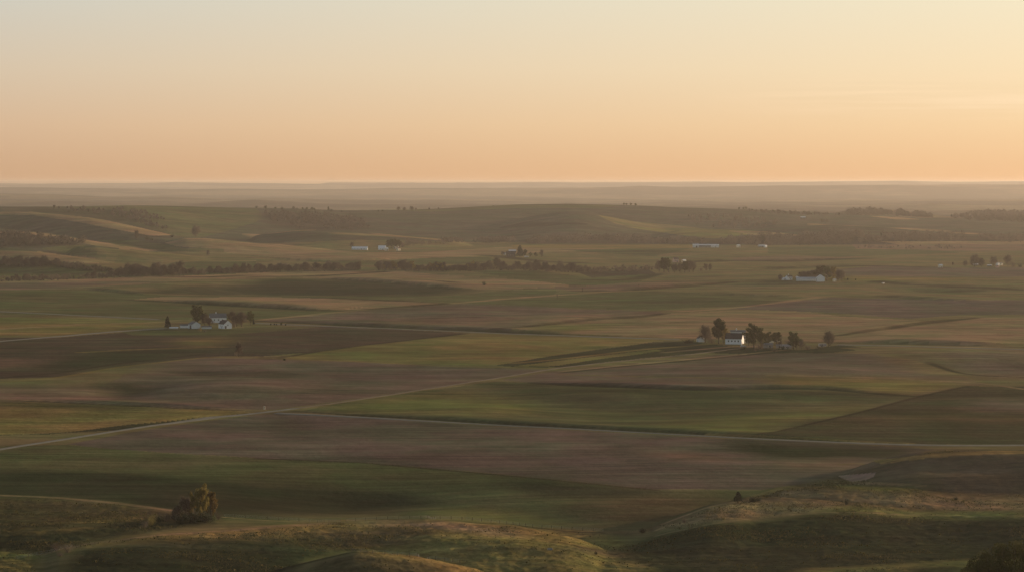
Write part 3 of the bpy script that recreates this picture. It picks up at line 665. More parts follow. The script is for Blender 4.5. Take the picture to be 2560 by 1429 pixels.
def land_material():
    m, nt, b = new_mat('land')
    at = node(nt, 'ShaderNodeAttribute', attribute_name='cover')
    geo = node(nt, 'ShaderNodeNewGeometry')
    pos = geo.outputs['Position']
    rgh = at.outputs['Alpha']
    mp = node(nt, 'ShaderNodeMapping')
    mp.inputs['Rotation'].default_value = (0, 0, math.radians(22))
    mp.inputs['Scale'].default_value = (.05, 1, 1)
    nt.links.new(pos, mp.inputs['Vector'])
    big = noise_tex(nt, pos, 1 / 160, 5, .6)
    mid = noise_tex(nt, pos, 1 / 34, 5, .62)
    fine = noise_tex(nt, pos, 1 / 4.5, 5, .65)
    rows_ = noise_tex(nt, mp.outputs['Vector'], 1 / 7.0, 4, .7)
    hue = noise_tex(nt, pos, 1 / 90, 5, .65)
    # greener and browner drifts inside each crop
    green = mixc(nt, 1.0, at.outputs['Color'], (.84, 1.04, .82), 'MULTIPLY')
    brown = mixc(nt, 1.0, at.outputs['Color'], (1.16, .97, .97), 'MULTIPLY')
    c = mixc(nt, maprange(nt, hue, .38, .62, 0, 1), green, brown)
    mp2 = node(nt, 'ShaderNodeMapping')
    mp2.inputs['Rotation'].default_value = (0, 0, math.radians(14))
    mp2.inputs['Scale'].default_value = (.06, 1, 1)
    nt.links.new(pos, mp2.inputs['Vector'])
    strips = noise_tex(nt, mp2.outputs['Vector'], 1 / 38.0, 7, .72)
    v1 = maprange(nt, big, .3, .7, .76, 1.24)
    v2 = maprange(nt, mid, .3, .7, .76, 1.24)
    v3 = maprange(nt, rows_, .3, .7, .72, 1.28)
    amp = maprange(nt, rgh, .2, .9, .14, .62)
    f = math_n(nt, 'SUBTRACT', fine, .5)
    f = math_n(nt, 'MULTIPLY', f, math_n(nt, 'MULTIPLY', amp, 3.0))
    f = math_n(nt, 'MULTIPLY', math_n(nt, 'ADD', f, 1.0), maprange(nt, strips, .3, .7, .70, 1.30))
    v = math_n(nt, 'MULTIPLY', math_n(nt, 'MULTIPLY', v1, v2), math_n(nt, 'MULTIPLY', v3, f))
    v = math_n(nt, 'MAXIMUM', v, .25)
    vm = node(nt, 'ShaderNodeVectorMath', operation='SCALE')
    nt.links.new(c, vm.inputs[0])
    nt.links.new(v, vm.inputs['Scale'])
    nt.links.new(vm.outputs[0], b.inputs['Base Color'])
    bump = node(nt, 'ShaderNodeBump')
    bump.inputs['Strength'].default_value = 1.0
    bump.inputs['Distance'].default_value = 1.0
    hgt = math_n(nt, 'ADD', math_n(nt, 'MULTIPLY', fine, math_n(nt, 'ADD', math_n(nt, 'MULTIPLY', rgh, .7), .08)), math_n(nt, 'MULTIPLY', mid, 1.2))
    nt.links.new(hgt, bump.inputs['Height'])
    nt.links.new(bump.outputs['Normal'], b.inputs['Normal'])
    b.inputs['Roughness'].default_value = 1.0
    b.inputs['Specular IOR Level'].default_value = 0.0
    return m

LAND = land_material()

def mesh_from(name, verts, faces, mat, smooth=True):
    me = bpy.data.meshes.new(name)
    nv, nf = len(verts), len(faces)
    k = faces.shape[1]
    me.vertices.add(nv)
    me.vertices.foreach_set('co', np.ascontiguousarray(verts, np.float32).ravel())
    me.loops.add(nf * k)
    me.loops.foreach_set('vertex_index', np.ascontiguousarray(faces, np.int32).ravel())
    me.polygons.add(nf)
    me.polygons.foreach_set('loop_start', np.arange(0, nf * k, k, dtype=np.int32))
    me.polygons.foreach_set('loop_total', np.full(nf, k, np.int32))
    me.update(calc_edges=True)
    me.polygons.foreach_set('use_smooth', np.full(nf, smooth))
    if mat:
        me.materials.append(mat)
    return me

def link(o, parent=None):
    COL.objects.link(o)
    if parent:
        o.parent = parent
    return o

def tag(o, label=None, cat=None, group=None, kind=None):
    if label: o['label'] = label
    if cat: o['category'] = cat
    if group: o['group'] = group
    if kind: o['kind'] = kind
    return o

foot = curve([(-1400, 660), (0, 652), (280, 640), (480, 606), (640, 606), (900, 603), (1150, 605), (1300, 607), (1900, 612), (2560, 606), (3900, 606)], 60)
idx = np.arange(NR * NC).reshape(NR, NC)
quads = np.stack([idx[:-1, :-1], idx[:-1, 1:], idx[1:, 1:], idx[1:, :-1]], -1)
fpx, fpy = PX[:-1, :-1], PY[:-1, :-1]
yb = 980000.0 / (foot(1280 + F * RR[:-1, :-1]) - HZ)
region = np.where(YY[:-1, :-1] < yb, 0, np.where(YY[:-1, :-1] < 10700, 1, 2))
V = np.stack([XX, YY, ZZ], -1).reshape(-1, 3)
CC = C.reshape(-1, 4)
LANDS = {}
for k, nm, lab in ((0, 'ground', 'patchwork of brown, olive and green fields covering the valley floor'),
                   (1, 'hills', 'long low grassy ridge with wooded draws behind the valley'),
                   (2, 'distant_hills', 'pale hazy ridges along the horizon')):
    fc = quads[region == k]
    used = np.zeros(NR * NC, bool)
    used[fc.ravel()] = True
    remap = np.cumsum(used) - 1
    me = mesh_from(nm, V[used], remap[fc], LAND)
    a = me.attributes.new('cover', 'FLOAT_COLOR', 'POINT')
    a.data.foreach_set('color', np.ascontiguousarray(CC[used], np.float32).ravel())
    tag(link(bpy.data.objects.new(nm, me)), lab, kind='structure')

# ------------------------------------------------------------------ ground height for placing things
def ground_z(x, y):
    x, y = np.atleast_1d(np.asarray(x, float)), np.atleast_1d(np.asarray(y, float))
    r = np.clip(np.searchsorted(ROWS, y), 1, NR - 1)
    t = np.clip((y - ROWS[r - 1]) / (ROWS[r] - ROWS[r - 1]), 0, 1)
    q = x / y
    c = np.clip(np.searchsorted(COLS, q), 1, NC - 1)
    s = np.clip((q - COLS[c - 1]) / (COLS[c] - COLS[c - 1]), 0, 1)
    z0 = ZZ[r - 1, c - 1] * (1 - s) + ZZ[r - 1, c] * s
    z1 = ZZ[r, c - 1] * (1 - s) + ZZ[r, c] * s
    return z0 * (1 - t) + z1 * t

def at(px, py):
    p = locate([px], [py])[0]
    p[2] = ground_z(p[0], p[1])[0]
    return Vector(p)

# ------------------------------------------------------------------ roads
def road_material(name, c1, c2):
    m, nt, b = new_mat(name)
    pos = node(nt, 'ShaderNodeNewGeometry').outputs['Position']
    n = noise_tex(nt, pos, 1 / 9, 5, .6)
    nt.links.new(mixc(nt, maprange(nt, n, .3, .7, 0, 1), c1, c2), b.inputs['Base Color'])
    return m
GRAVEL = road_material('gravel', (.18, .174, .142), (.125, .122, .098))
DIRT = road_material('dirt', (.13, .10, .066), (.09, .072, .048))

def road(name, pl, width, mat, label, lift=.25):
    P = world_line(pl, 6)
    # even spacing
    s = np.concatenate([[0], np.cumsum(np.hypot(*np.diff(P, axis=0).T))])
    n = max(8, int(s[-1] / 7))
    q = np.linspace(0, s[-1], n)
    P = np.stack([np.interp(q, s, P[:, 0]), np.interp(q, s, P[:, 1])], 1)
    for _ in range(12):
        Q = P.copy()
        Q[1:-1] = (P[:-2] + P[1:-1] * 2 + P[2:]) / 4
        P = Q
    T = np.gradient(P, axis=0)
    T /= np.hypot(T[:, 0], T[:, 1])[:, None]
    N = np.stack([-T[:, 1], T[:, 0]], 1)
    offs = np.linspace(-.5, .5, 7) * width
    crown = lift * (1 - (np.abs(np.linspace(-1, 1, 7)) ** 6) * 1.6)
    vs = []
    for o, h in zip(offs, crown):
        q = P + N * o
        gz = ground_z(q[:, 0], q[:, 1])
        for _ in range(2):
            gz[1:-1] = np.maximum(gz[1:-1], (gz[:-2] + gz[2:]) / 2)
        vs.append(np.concatenate([q, (gz + h)[:, None]], 1))
    vs = np.stack(vs, 1)
    k = np.arange(n * 7).reshape(n, 7)
    f = np.stack([k[:-1, :-1], k[1:, :-1], k[1:, 1:], k[:-1, 1:]], -1).reshape(-1, 4)
    f = f[:, ::-1]
    me = mesh_from(name, vs.reshape(-1, 3), f, mat)
    tag(link(bpy.data.objects.new(name, me)), label, kind='structure')

road('road', [(-120, 1143), (0, 1122), (150, 1099), (300, 1075), (400, 1060), (500, 1047), (600, 1036), (690, 1027), (760, 1018), (740, 1020)], 5.5, GRAVEL,
     'pale gravel road rising from the lower left edge past the small white post')
road('road', [(740, 1020), (850, 1005), (1000, 982), (1128, 962), (1200, 951), (1280, 938), (1400, 918), (1550, 902), (1700, 888), (1800, 876), (1850, 870)], 3.2, DIRT, 'tan track climbing to the farmstead with the big white barn')
road('road', [(690, 1032), (800, 1037), (900, 1042), (1100, 1054), (1280, 1064), (1500, 1075), (1700, 1086), (1900, 1097), (2100, 1106), (2250, 1111), (2320, 1113), (2440, 1113), (2700, 1111)], 7.5, GRAVEL,
     'straight gravel road crossing below the large green field')
road('road', [(-120, 770), (0, 778), (100, 783), (200, 788), (300, 793), (400, 798)], 11, GRAVEL, 'grey road running in from the left toward the left farmstead')
road('road', [(640, 807), (750, 812), (850, 816), (1000, 822), (1150, 828), (1280, 834), (1400, 838), (1540, 843), (1700, 848)], 10, GRAVEL,
     'grey green road between the two nearest farmsteads')
road('road', [(2095, 861), (2200, 863), (2350, 867), (2480, 871), (2700, 876)], 10, GRAVEL, 'grey road leaving the right farmstead for the right edge')
road('road', [(-120, 865), (0, 852), (150, 840), (300, 827), (420, 820)], 9, GRAVEL, 'pale road rising from the left edge to the left farmstead')

# ------------------------------------------------------------------ trees
def foliage_material(name, c1, c2, trans=.25, rough_hue=.25):
    m, nt, b = new_mat(name)
    pos = node(nt, 'ShaderNodeTexCoord').outputs['Object']
    oi = node(nt, 'ShaderNodeObjectInfo')
    n = noise_tex(nt, pos, 1 / 1.8, 3, .6)
    c = mixc(nt, maprange(nt, n, .3, .7, 0, 1), c1, c2)
    hsv = node(nt, 'ShaderNodeHueSaturation')
    nt.links.new(c, hsv.inputs['Color'])
    nt.links.new(maprange(nt, oi.outputs['Random'], 0, 1, .485, .52), hsv.inputs['Hue'])
    nt.links.new(maprange(nt, oi.outputs['Random'], 0, 1, .8, 1.25), hsv.inputs['Value'])
    nt.links.new(hsv.outputs['Color'], b.inputs['Base Color'])
    if trans:
        tr = node(nt, 'ShaderNodeBsdfTranslucent')
        nt.links.new(hsv.outputs['Color'], tr.inputs['Color'])
        mx = node(nt, 'ShaderNodeMixShader')
        mx.inputs[0].default_value = trans
        nt.links.new(b.outputs[0], mx.inputs[1])
        nt.links.new(tr.outputs[0], mx.inputs[2])
        nt.links.new(mx.outputs[0], nt.nodes['Material Output'].inputs['Surface'])
    return m

M_GREEN = foliage_material('leaf_green', (.060, .066, .022), (.095, .090, .028))
M_OLIVE = foliage_material('leaf_olive', (.15, .118, .038), (.22, .165, .055), .4)
M_TWIG = foliage_material('budding_twigs', (.105, .082, .064), (.145, .110, .082), .25)
M_DARKTWIG = foliage_material('dark_twigs', (.082, .066, .052), (.118, .092, .070), .2)
M_CEDAR = foliage_material('cedar', (.030, .038, .018), (.045, .050, .024), .05)
M_BARK = foliage_material('bark', (.075, .058, .044), (.11, .085, .065), 0)

def tube(pts, radii, seg=5):
    pts = np.array(pts, float)
    n = len(pts)
    T = np.gradient(pts, axis=0)
    T /= np.linalg.norm(T, axis=1)[:, None] + 1e-9
    ref = np.array([1.0, 0, 0]) if abs(T[0][0]) < .8 else np.array([0, 1.0, 0])
    U = np.cross(T, ref)
    U /= np.linalg.norm(U, axis=1)[:, None] + 1e-9
    W = np.cross(T, U)
    a = np.arange(seg) * 2 * np.pi / seg
    vs = pts[:, None] + (U[:, None] * np.cos(a)[None, :, None] + W[:, None] * np.sin(a)[None, :, None]) * np.array(radii)[:, None, None]
    k = np.arange(n * seg).reshape(n, seg)
    f = np.stack([k[:-1], np.roll(k, -1, 1)[:-1], np.roll(k, -1, 1)[1:], k[1:]], -1).reshape(-1, 4)
    return vs.reshape(-1, 3), f

def join(parts):
    vs, fs, o = [], [], 0
    for v, f in parts:
        vs.append(v)
        fs.append(f + o)
        o += len(v)
    return np.concatenate(vs), np.concatenate(fs)

def leaf_quads(P, size, r, flat=.6, aspect=1.0):
    n = len(P)
    a = r.normal(size=(n, 3))
    a /= np.linalg.norm(a, axis=1)[:, None]
    b = np.cross(a, r.normal(size=(n, 3)))
    b /= np.linalg.norm(b, axis=1)[:, None]
    s = size * r.uniform(.6, 1.4, n)[:, None]
    a, b = a * s, b * s * flat * aspect
    v = np.stack([P - a, P - b * .9, P + a, P + b], 1).reshape(-1, 3)
    f = np.arange(n * 4).reshape(n, 4)
    return v, f

def make_wood(r, h, spread, trunk_r, limbs, base=.25, twig=True, upright=.5):
    parts, tips = [], []
    lean = r.normal(0, .03, 2) * h
    tp = [(0, 0, -.4), (lean[0] * .2, lean[1] * .2, h * .2), (lean[0] * .6, lean[1] * .5, h * .5), (lean[0], lean[1], h * .82)]
    parts.append(tube(tp, [trunk_r * 1.25, trunk_r * .9, trunk_r * .6, trunk_r * .15], 7))
    tp = np.array(tp)
    for i in range(limbs):
        t = base + (.78 - base) * (i + r.uniform(0, .8)) / limbs
        z = t * h
        org = np.array([np.interp(z, tp[:, 2], tp[:, 0]), np.interp(z, tp[:, 2], tp[:, 1]), z])
        az = i * 2.4 + r.uniform(-.5, .5)
        L = spread * (1.05 - .55 * max(0, (t - .3)) / .5) * r.uniform(.75, 1.1)
        up = L * (upright + .7 * t) * r.uniform(.8, 1.2)
        d = np.array([math.cos(az), math.sin(az), 0])
        p1 = org + d * L * .35 + (0, 0, up * .3)
        p2 = org + d * L * .72 + (0, 0, up * .72)
        p3 = org + d * L + (0, 0, up * 1.05)
        rr = trunk_r * .45 * (1.1 - t * .6)
        parts.append(tube([org, p1, p2, p3], [rr, rr * .7, rr * .4, rr * .12], 4))
        tips += [p1, p2, p3, (p2 + p3) / 2]
        for k in range(4 if twig else 2):
            s = r.uniform(.3, 1)
            q = org + (p3 - org) * s
            dd = d + r.normal(0, .7, 3)
            dd[2] = abs(dd[2]) * .9 + .25
            dd /= np.linalg.norm(dd)
            e = q + dd * L * .42
            parts.append(tube([q, (q + e) / 2 + r.normal(0, .12, 3), e], [rr * .35, rr * .2, rr * .07], 3))
            tips.append(e)
            tips.append((q + e) / 2)
    tips.append(np.array([lean[0], lean[1], h * .86]))
    return join(parts), np.array(tips)

PROTOS = {}
def part_mesh(name, vf, mat, smooth=False):
    return mesh_from(name, vf[0], vf[1], mat, smooth)

def proto(kind, seed):
    """returns (trunk mesh, crown mesh, nominal height)"""
    key = (kind, seed)
    if key in PROTOS:
        return PROTOS[key]
    r = np.random.default_rng(1000 + seed * 17 + sum(map(ord, kind)))
    h = 12.0
    if kind in ('leafy', 'olive'):
        wood, tips = make_wood(r, h, r.uniform(3.2, 4.4), .38, 11, .13)
        P = []
        for tpt in tips:
            if r.uniform() < (.12 if kind == 'leafy' else .3):
                continue
            n = int(r.uniform(30, 80))
            rad = r.uniform(.75, 1.45)
            q = r.normal(size=(n, 3))
            q /= np.linalg.norm(q, axis=1)[:, None]
            P.append(tpt + (0, 0, .3) + q * rad * (r.uniform(.35, 1, n) ** .5)[:, None] * (1, 1, .8))
        P = np.concatenate(P)
        s = 12.0 / max(P[:, 2].max(), 1)
        crown = leaf_quads(P, .30, r)
        mat = M_GREEN if kind == 'leafy' else M_OLIVE
    elif kind in ('bare', 'darkbare'):
        wood, tips = make_wood(r, h, r.uniform(3.6, 4.8), .30, 15, .07, upright=.75)
        P = []
        for tpt in tips:
            if r.uniform() < .2:
                continue
            n = 42
            P.append(tpt + (0, 0, .2) + r.normal(0, r.uniform(.5, 1.0), (n, 3)))
        P = np.concatenate(P)
        crown = leaf_quads(P, .50, r, .14)
        mat = M_TWIG if kind == 'bare' else M_DARKTWIG
    elif kind == 'cedar':
        wood = tube([(0, 0, -.3), (0, 0, 4), (0, 0, 11)], [.28, .2, .04], 6)
        n = 3200
        t = r.uniform(0.04, 1, n) ** .8
        az = r.uniform(0, 2 * np.pi, n)
        rad = 3.1 * (1 - t) ** .6 * (.75 + .35 * np.sin(az * 3 + t * 9 + seed)) * r.uniform(.35, 1, n) ** .4 + .15
        P = np.stack([np.cos(az) * rad, np.sin(az) * rad, t * 11.6 + .4], 1)
        crown = leaf_quads(P, .34, r)
        mat = M_CEDAR
    else:  # shrubs: several stems, no trunk to speak of
        parts = []
        tips = []
        for i in range(9):
            az, L = r.uniform(0, 6.28), r.uniform(1.2, 5)
            e = np.array([math.cos(az) * L, math.sin(az) * L, r.uniform(4.5, 9.5)])
            parts.append(tube([(0, 0, -.3), e * .5 + (0, 0, .6), e], [.14, .1, .03], 4))
            tips += [e, e * .6, e * .35 + r.normal(0, 1, 3) * (1, 1, .2)]
        wood = join(parts)
        P = np.concatenate([tpt * (1, 1, .9) + r.normal(0, 1.3, (70, 3)) * (1, 1, .8) for tpt in tips])
        P[:, 2] = np.abs(P[:, 2])
        crown = leaf_quads(P, .38, r, .5 if kind == 'shrub' else .16)
        mat = {'shrub': M_CEDAR, 'goldshrub': M_OLIVE, 'brush': M_TWIG}[kind]
    top = crown[0][:, 2].max()
    PROTOS[key] = (part_mesh('trunk', wood, M_BARK, True), part_mesh('crown', crown, mat), top)
    return PROTOS[key]

NAMES = {'leafy': 'broadleaf_tree', 'olive': 'broadleaf_tree', 'bare': 'bare_tree', 'darkbare': 'bare_tree', 'cedar': 'cedar_tree', 'shrub': 'shrub', 'goldshrub': 'shrub', 'brush': 'shrub'}
def plant(px, py, hpx, kind, label, group=None, seed=None, wide=1.0, pos=None, cat=None):
    seed = random.randrange(4) if seed is None else seed
    tm, cm, top = proto(kind, seed)
    p = at(px, py) if pos is None else pos
    hm = hpx * p.y / F
    root = bpy.data.objects.new(NAMES[kind], None)
    root.empty_display_size = 1
    root.location = p
    s = hm / top
    root.scale = (s * wide, s * wide, s)
    root.rotation_euler = (0, 0, random.uniform(0, 6.28))
    COL.objects.link(root)
    is_shrub = kind in ('shrub', 'goldshrub', 'brush')
    tag(root, label, cat or ('shrub' if is_shrub else 'tree'), group)
    link(bpy.data.objects.new('stem' if is_shrub else 'trunk', tm), root)
    link(bpy.data.objects.new('crown', cm), root)
    return root

# --- singled out trees
T = plant
T(503, 1302, 97, 'olive', 'tall golden leaved tree above the dark thicket at lower left', seed=1, wide=.66)
T(527, 1300, 74, 'olive', 'smaller golden tree leaning on the right of the tall golden tree at lower left', seed=2, wide=.62)
T(484, 1300, 74, 'olive', 'thin golden tree leaning on the left of the tall golden tree at lower left', seed=3, wide=.5)
T(462, 1299, 66, 'bare', 'thin leafless tree on the left of the tall golden tree at lower left', seed=1, wide=.8)
T(440, 1299, 40, 'bare', 'low leafless tree at the left end of the thicket at lower left', seed=2, wide=.9)
T(437, 1300, 26, 'brush', 'low dark thicket left of the tall golden tree', seed=0, wide=1.4)
T(478, 1305, 34, 'shrub', 'dark bush under the tall golden tree', seed=1, wide=1.3)
T(515, 1305, 30, 'shrub', 'dark bush at the right foot of the tall golden tree', seed=2, wide=1.3)
T(455, 1307, 28, 'shrub', 'dark bush at the left foot of the tall golden tree', seed=0, wide=1.4)
T(545, 1298, 24, 'brush', 'reddish brown bush at the right end of the thicket', seed=3, wide=.9)
T(415, 1300, 30, 'brush', 'grey brown brush between the rounded golden bush and the thicket', seed=1, wide=1.3)
T(398, 1306, 20, 'shrub', 'low dark bush right of the rounded golden bush', seed=3, wide=1.3)
T(378, 1314, 34, 'goldshrub', 'rounded golden bush left of the thicket at lower left', seed=1, wide=.9)
T(362, 1318, 22, 'brush', 'low brown bush against the rounded golden bush', seed=2)
T(140, 1374, 24, 'brush', 'brown brush beside the ditch at far lower left', seed=0, wide=1.3)
T(168, 1380, 26, 'brush', 'reddish brush where the sunlit band on the knoll crest meets the ditch', seed=2, wide=1.2)
T(150, 1390, 16, 'brush', 'low brown brush in front of the ditch', seed=3, wide=1.4)
T(1845, 1255, 28, 'cedar', 'small dark cedar standing alone on the right knoll', seed=1, wide=1.75)
T(1884, 1254, 17, 'shrub', 'low dark bush just right of the lone cedar', seed=1, wide=1.2)
T(1896, 1252, 9, 'shrub', 'tiny dark bush right of the low dark bush on the right knoll', seed=2, wide=1.4)
T(2117, 1261, 17, 'shrub', 'round dark bush at the end of the sunlit band on the right knoll crest', seed=3, wide=.8)
T(2390, 1249, 10, 'shrub', 'small dark bush on the tan slope at right', seed=0, wide=1.1)
T(1710, 1306, 18, 'brush', 'brown brush on the near slope of the right knoll', seed=1, wide=.9)
T(1606, 1331, 14, 'shrub', 'green bush in the draw between the two knolls', seed=0, wide=1.3)
T(1490, 1385, 9, 'shrub', 'tiny dark bush in the rough grass between the knolls', seed=2, wide=1.0)
T(597, 890, 42, 'bare', 'lone leafless tree at the edge of the brown field', seed=2, wide=.75)
T(589, 889, 16, 'brush', 'brush under the lone leafless tree', seed=1, wide=.9)
T(711, 900, 6, 'shrub', 'small dark bush on the field boundary right of the lone leafless tree', seed=1, wide=1.6)
T(1210, 713, 11, 'shrub', 'small round bush alone in the tan field', seed=2, wide=.9)
T(520, 640, 16, 'bare', 'lone small tree on the slope of the left hills', seed=0, wide=.8)
T(342, 598, 25, 'darkbare', 'dark tree on the spur of the left hills', seed=1, wide=.8)
T(490, 594, 34, 'bare', 'large leafless tree behind the rounded tan rise', seed=3, wide=1.1)
T(448, 690, 42, 'darkbare', 'tall dark tree standing out of the hedgerow belt at left', seed=0, wide=.85)
T(609, 682, 28, 'darkbare', 'dark tree in the hedgerow belt right of the tall dark tree', seed=2, wide=.75)
T(237, 672, 14, 'shrub', 'dark bush on the field edge at far left', seed=0, wide=1.1)
# farmstead 1
T(419, 820, 31, 'cedar', 'dark evergreen at the left end of the left farmstead', seed=2, wide=1.15)
T(494, 812, 52, 'leafy', 'tall green tree behind the white sheds of the left farmstead', seed=0, wide=.95)
T(512, 812, 34, 'darkbare', 'dark leafless tree between the tall green tree and the grey roofed house', seed=1, wide=1.0)
T(524, 815, 24, 'darkbare', 'low dark leafless tree in the yard of the left farmstead', seed=3, wide=1.1)
T(592, 816, 36, 'bare', 'brownish leafless tree shading the right gable of the white barn', seed=2, wide=1.2)
T(580, 804, 30, 'darkbare', 'dark leafless tree behind the right end of the grey roofed farmhouse', seed=0, wide=1.1)
T(604, 816, 42, 'bare', 'pale leafless tree right of the white barn at the left farmstead', seed=0, wide=1.0)
T(626, 812, 37, 'leafy', 'green tree at the right end of the left farmstead', seed=3, wide=.7)
T(634, 811, 15, 'cedar', 'small dark cedar at the right end of the left farmstead', seed=0, wide=.9)
T(585, 818, 20, 'brush', 'brown brush against the right wall of the white barn', seed=0, wide=.7)
T(499, 828, 13, 'goldshrub', 'small golden bush before the white gabled shed', seed=2, wide=1.1)
T(512, 829, 7, 'brush', 'low brush before the long white wall', seed=2, wide=1.3)
for i, x in enumerate([677, 686, 691, 703, 714]):
    T(x, 811.5 + i * .3, 5 + (i == 3) * 4, 'shrub', ['leftmost of the tiny dark bushes by the road', 'second tiny dark bush from the left by the road', 'third tiny dark bush from the left by the road',
      'tallest of the tiny dark bushes by the road', 'rightmost of the tiny dark bushes by the road'][i], 'tiny bushes in a row by the road', seed=i % 4, wide=.7)
# farmstead 2
T(1797, 858, 66, 'leafy', 'tallest green tree left of the big white barn', seed=1, wide=.80)
T(1808, 857, 44, 'olive', 'yellow leaved tree beside the tallest green tree', seed=0, wide=.7)
T(1763, 856, 52, 'bare', 'wide leafless tree behind the small white shed', seed=2, wide=.95)
T(1780, 857, 26, 'brush', 'brown brush under the leafless tree', seed=1, wide=1.2)
T(1715, 857, 11, 'shrub', 'low dark hedge bush left of the small white shed', seed=1, wide=1.5)
T(1727, 857, 11, 'shrub', 'low dark hedge bush touching the small white shed', seed=3, wide=1.5)
T(1885, 868, 63, 'leafy', 'tall dark green tree right of the big white barn', seed=2, wide=1.0)
T(1872, 864, 36, 'leafy', 'lower dark green tree nearest the right gable of the big white barn', seed=3, wide=.6)
T(1904, 868, 42, 'leafy', 'middle dark tree of the clump right of the white barn', seed=0, wide=.9)
T(1920, 864, 37, 'leafy', 'dark tree behind the sheds of the right farmstead', seed=2, wide=1.15)
T(1941, 860, 32, 'leafy', 'low green tree behind the sheds of the right farmstead', seed=1, wide=1.2)
T(1984, 872, 45, 'leafy', 'dark tree at the right end of the sheds', seed=0, wide=1.0)
T(1992, 872, 26, 'leafy', 'small green tree against the dark tree by the sheds', seed=2, wide=.7)
T(2004, 872, 26, 'bare', 'small brown leafless tree right of the sheds', seed=1, wide=.9)
T(2072, 867, 44, 'darkbare', 'lone leafless tree at the right end of the right farmstead', seed=3, wide=.95)
T(1957, 872, 10, 'shrub', 'dark bush in front of the long low shed', seed=0, wide=1.0)
T(1899, 872, 17, 'brush', 'brown thicket at the foot of the dark trees right of the white barn', seed=0, wide=1.5)
T(1950, 866, 17, 'bare', 'small leafless tree between the two cream sheds and the long low shed', seed=2, wide=1.2)
T(1972, 862, 20, 'brush', 'brown thicket behind the long low shed', seed=2, wide=1.4)
T(2018, 873, 14, 'brush', 'reddish thicket at the right end of the sheds', seed=0, wide=1.4)
T(1890, 876, 10, 'brush', 'brown brush left of the sheds', seed=3, wide=1.4)
T(1935, 878, 9, 'brush', 'brown brush in front of the sheds', seed=1, wide=1.8)
T(1860, 872, 8, 'shrub', 'low bush beside the pale vehicle', seed=1, wide=1.5)
T(2048, 872, 9, 'shrub', 'low bush in front of the camper', seed=2, wide=1.5)
# farmstead 3
T(1951, 702, 19, 'darkbare', 'dark tree at the left end of the far right farmstead', seed=1, wide=1.0)
for i, (x, h) in enumerate([(2004, 22), (2014, 22), (2025, 24), (2034, 26)]):
    T(x, 698, h, 'darkbare', 'dark leafless tree in the windbreak behind the long white barn', 'windbreak trees behind the long white barn', seed=i, wide=1.25)
T(2050, 701, 38, 'leafy', 'tall green tree behind the gable of the long white barn', seed=0, wide=1.1)
T(2067, 702, 37, 'leafy', 'broad green tree right of the gable of the long white barn', seed=1, wide=.9)
T(2083, 702, 36, 'olive', 'olive tree near the lit shed at the far right farmstead', seed=2, wide=.8)
T(2096, 703, 34, 'bare', 'brown leafless tree beside the reddish tree', seed=3, wide=.8)
T(2105, 703, 32, 'bare', 'reddish leafless tree at the right end of the far right farmstead', seed=0, wide=.7)
T(2119, 700, 6, 'shrub', 'small bush right of the reddish tree', seed=0)
T(2139, 700, 4, 'shrub', 'tiny bush on the pale field right of the reddish tree', seed=1)
# farmstead 4
T(880, 620, 17, 'darkbare', 'dark round tree at the left end of the long white hen house', seed=2, wide=.9)
for i, (x, h) in enumerate([(970, 20), (979, 23), (988, 24), (997, 22)]):
    T(x, 620, h, 'leafy', ['leftmost green tree behind the distant white barn', 'second green tree behind the distant white barn', 'third green tree behind the distant white barn', 'green tree behind the small lit house'][i],
      'trees behind the distant white farm', seed=i, wide=1.0)
T(1006, 619, 14, 'brush', 'low brush right of the small lit house', seed=0, wide=1.5)
# farmstead 5
T(1300, 643, 30, 'cedar', 'tall dark evergreen beside the dark farmhouse', seed=3, wide=1.4)
T(1313, 643, 20, 'leafy', 'green tree against the tall dark evergreen', seed=1, wide=.8)
T(1326, 643, 13, 'leafy', 'small round tree right of the tall dark evergreen', seed=2, wide=1.0)
T(1339, 643, 12, 'leafy', 'small green tree between the round tree and the purplish tree', seed=0, wide=1.1)
T(1354, 643, 21, 'bare', 'purplish leafless tree at the right end of the dark farm', seed=1, wide=.7)
T(1257, 640, 13, 'darkbare', 'dark tree at the left end of the dark farmhouse', seed=0, wide=1.0)
T(1243, 672, 32, 'darkbare', 'tall dark tree below the dark farmhouse', seed=3, wide=.95)
# farmstead 6
for i, (x, y, h, k) in enumerate([(1648, 680, 32, 'bare'), (1660, 681, 38, 'leafy'), (1672, 681, 37, 'leafy'), (1686, 682, 26, 'darkbare'), (1700, 682, 27, 'bare'), (1712, 682, 30, 'leafy'),
                                  (1724, 681, 33, 'darkbare'), (1733, 680, 28, 'darkbare'), (1752, 678, 14, 'brush'), (1764, 677, 20, 'bare'), (1775, 676, 18, 'darkbare')]):
    T(x, y, h, k, ['leafless tree at the left end of the grove below the pink roofed house', 'first green tree of the grove below the pink roofed house', 'second green tree of the grove below the pink roofed house',
                   'dark tree directly below the pink roofed house', 'brown tree in the middle of the grove', 'green tree below the small white lit shed', 'dark tree right of the small white lit shed',
                   'dark tree closing the right side of the grove', 'brush between the grove and the two small trees', 'left of the two small trees right of the grove', 'right of the two small trees right of the grove'][i],
      'grove below the pink roofed house', seed=i % 4, wide=.9)
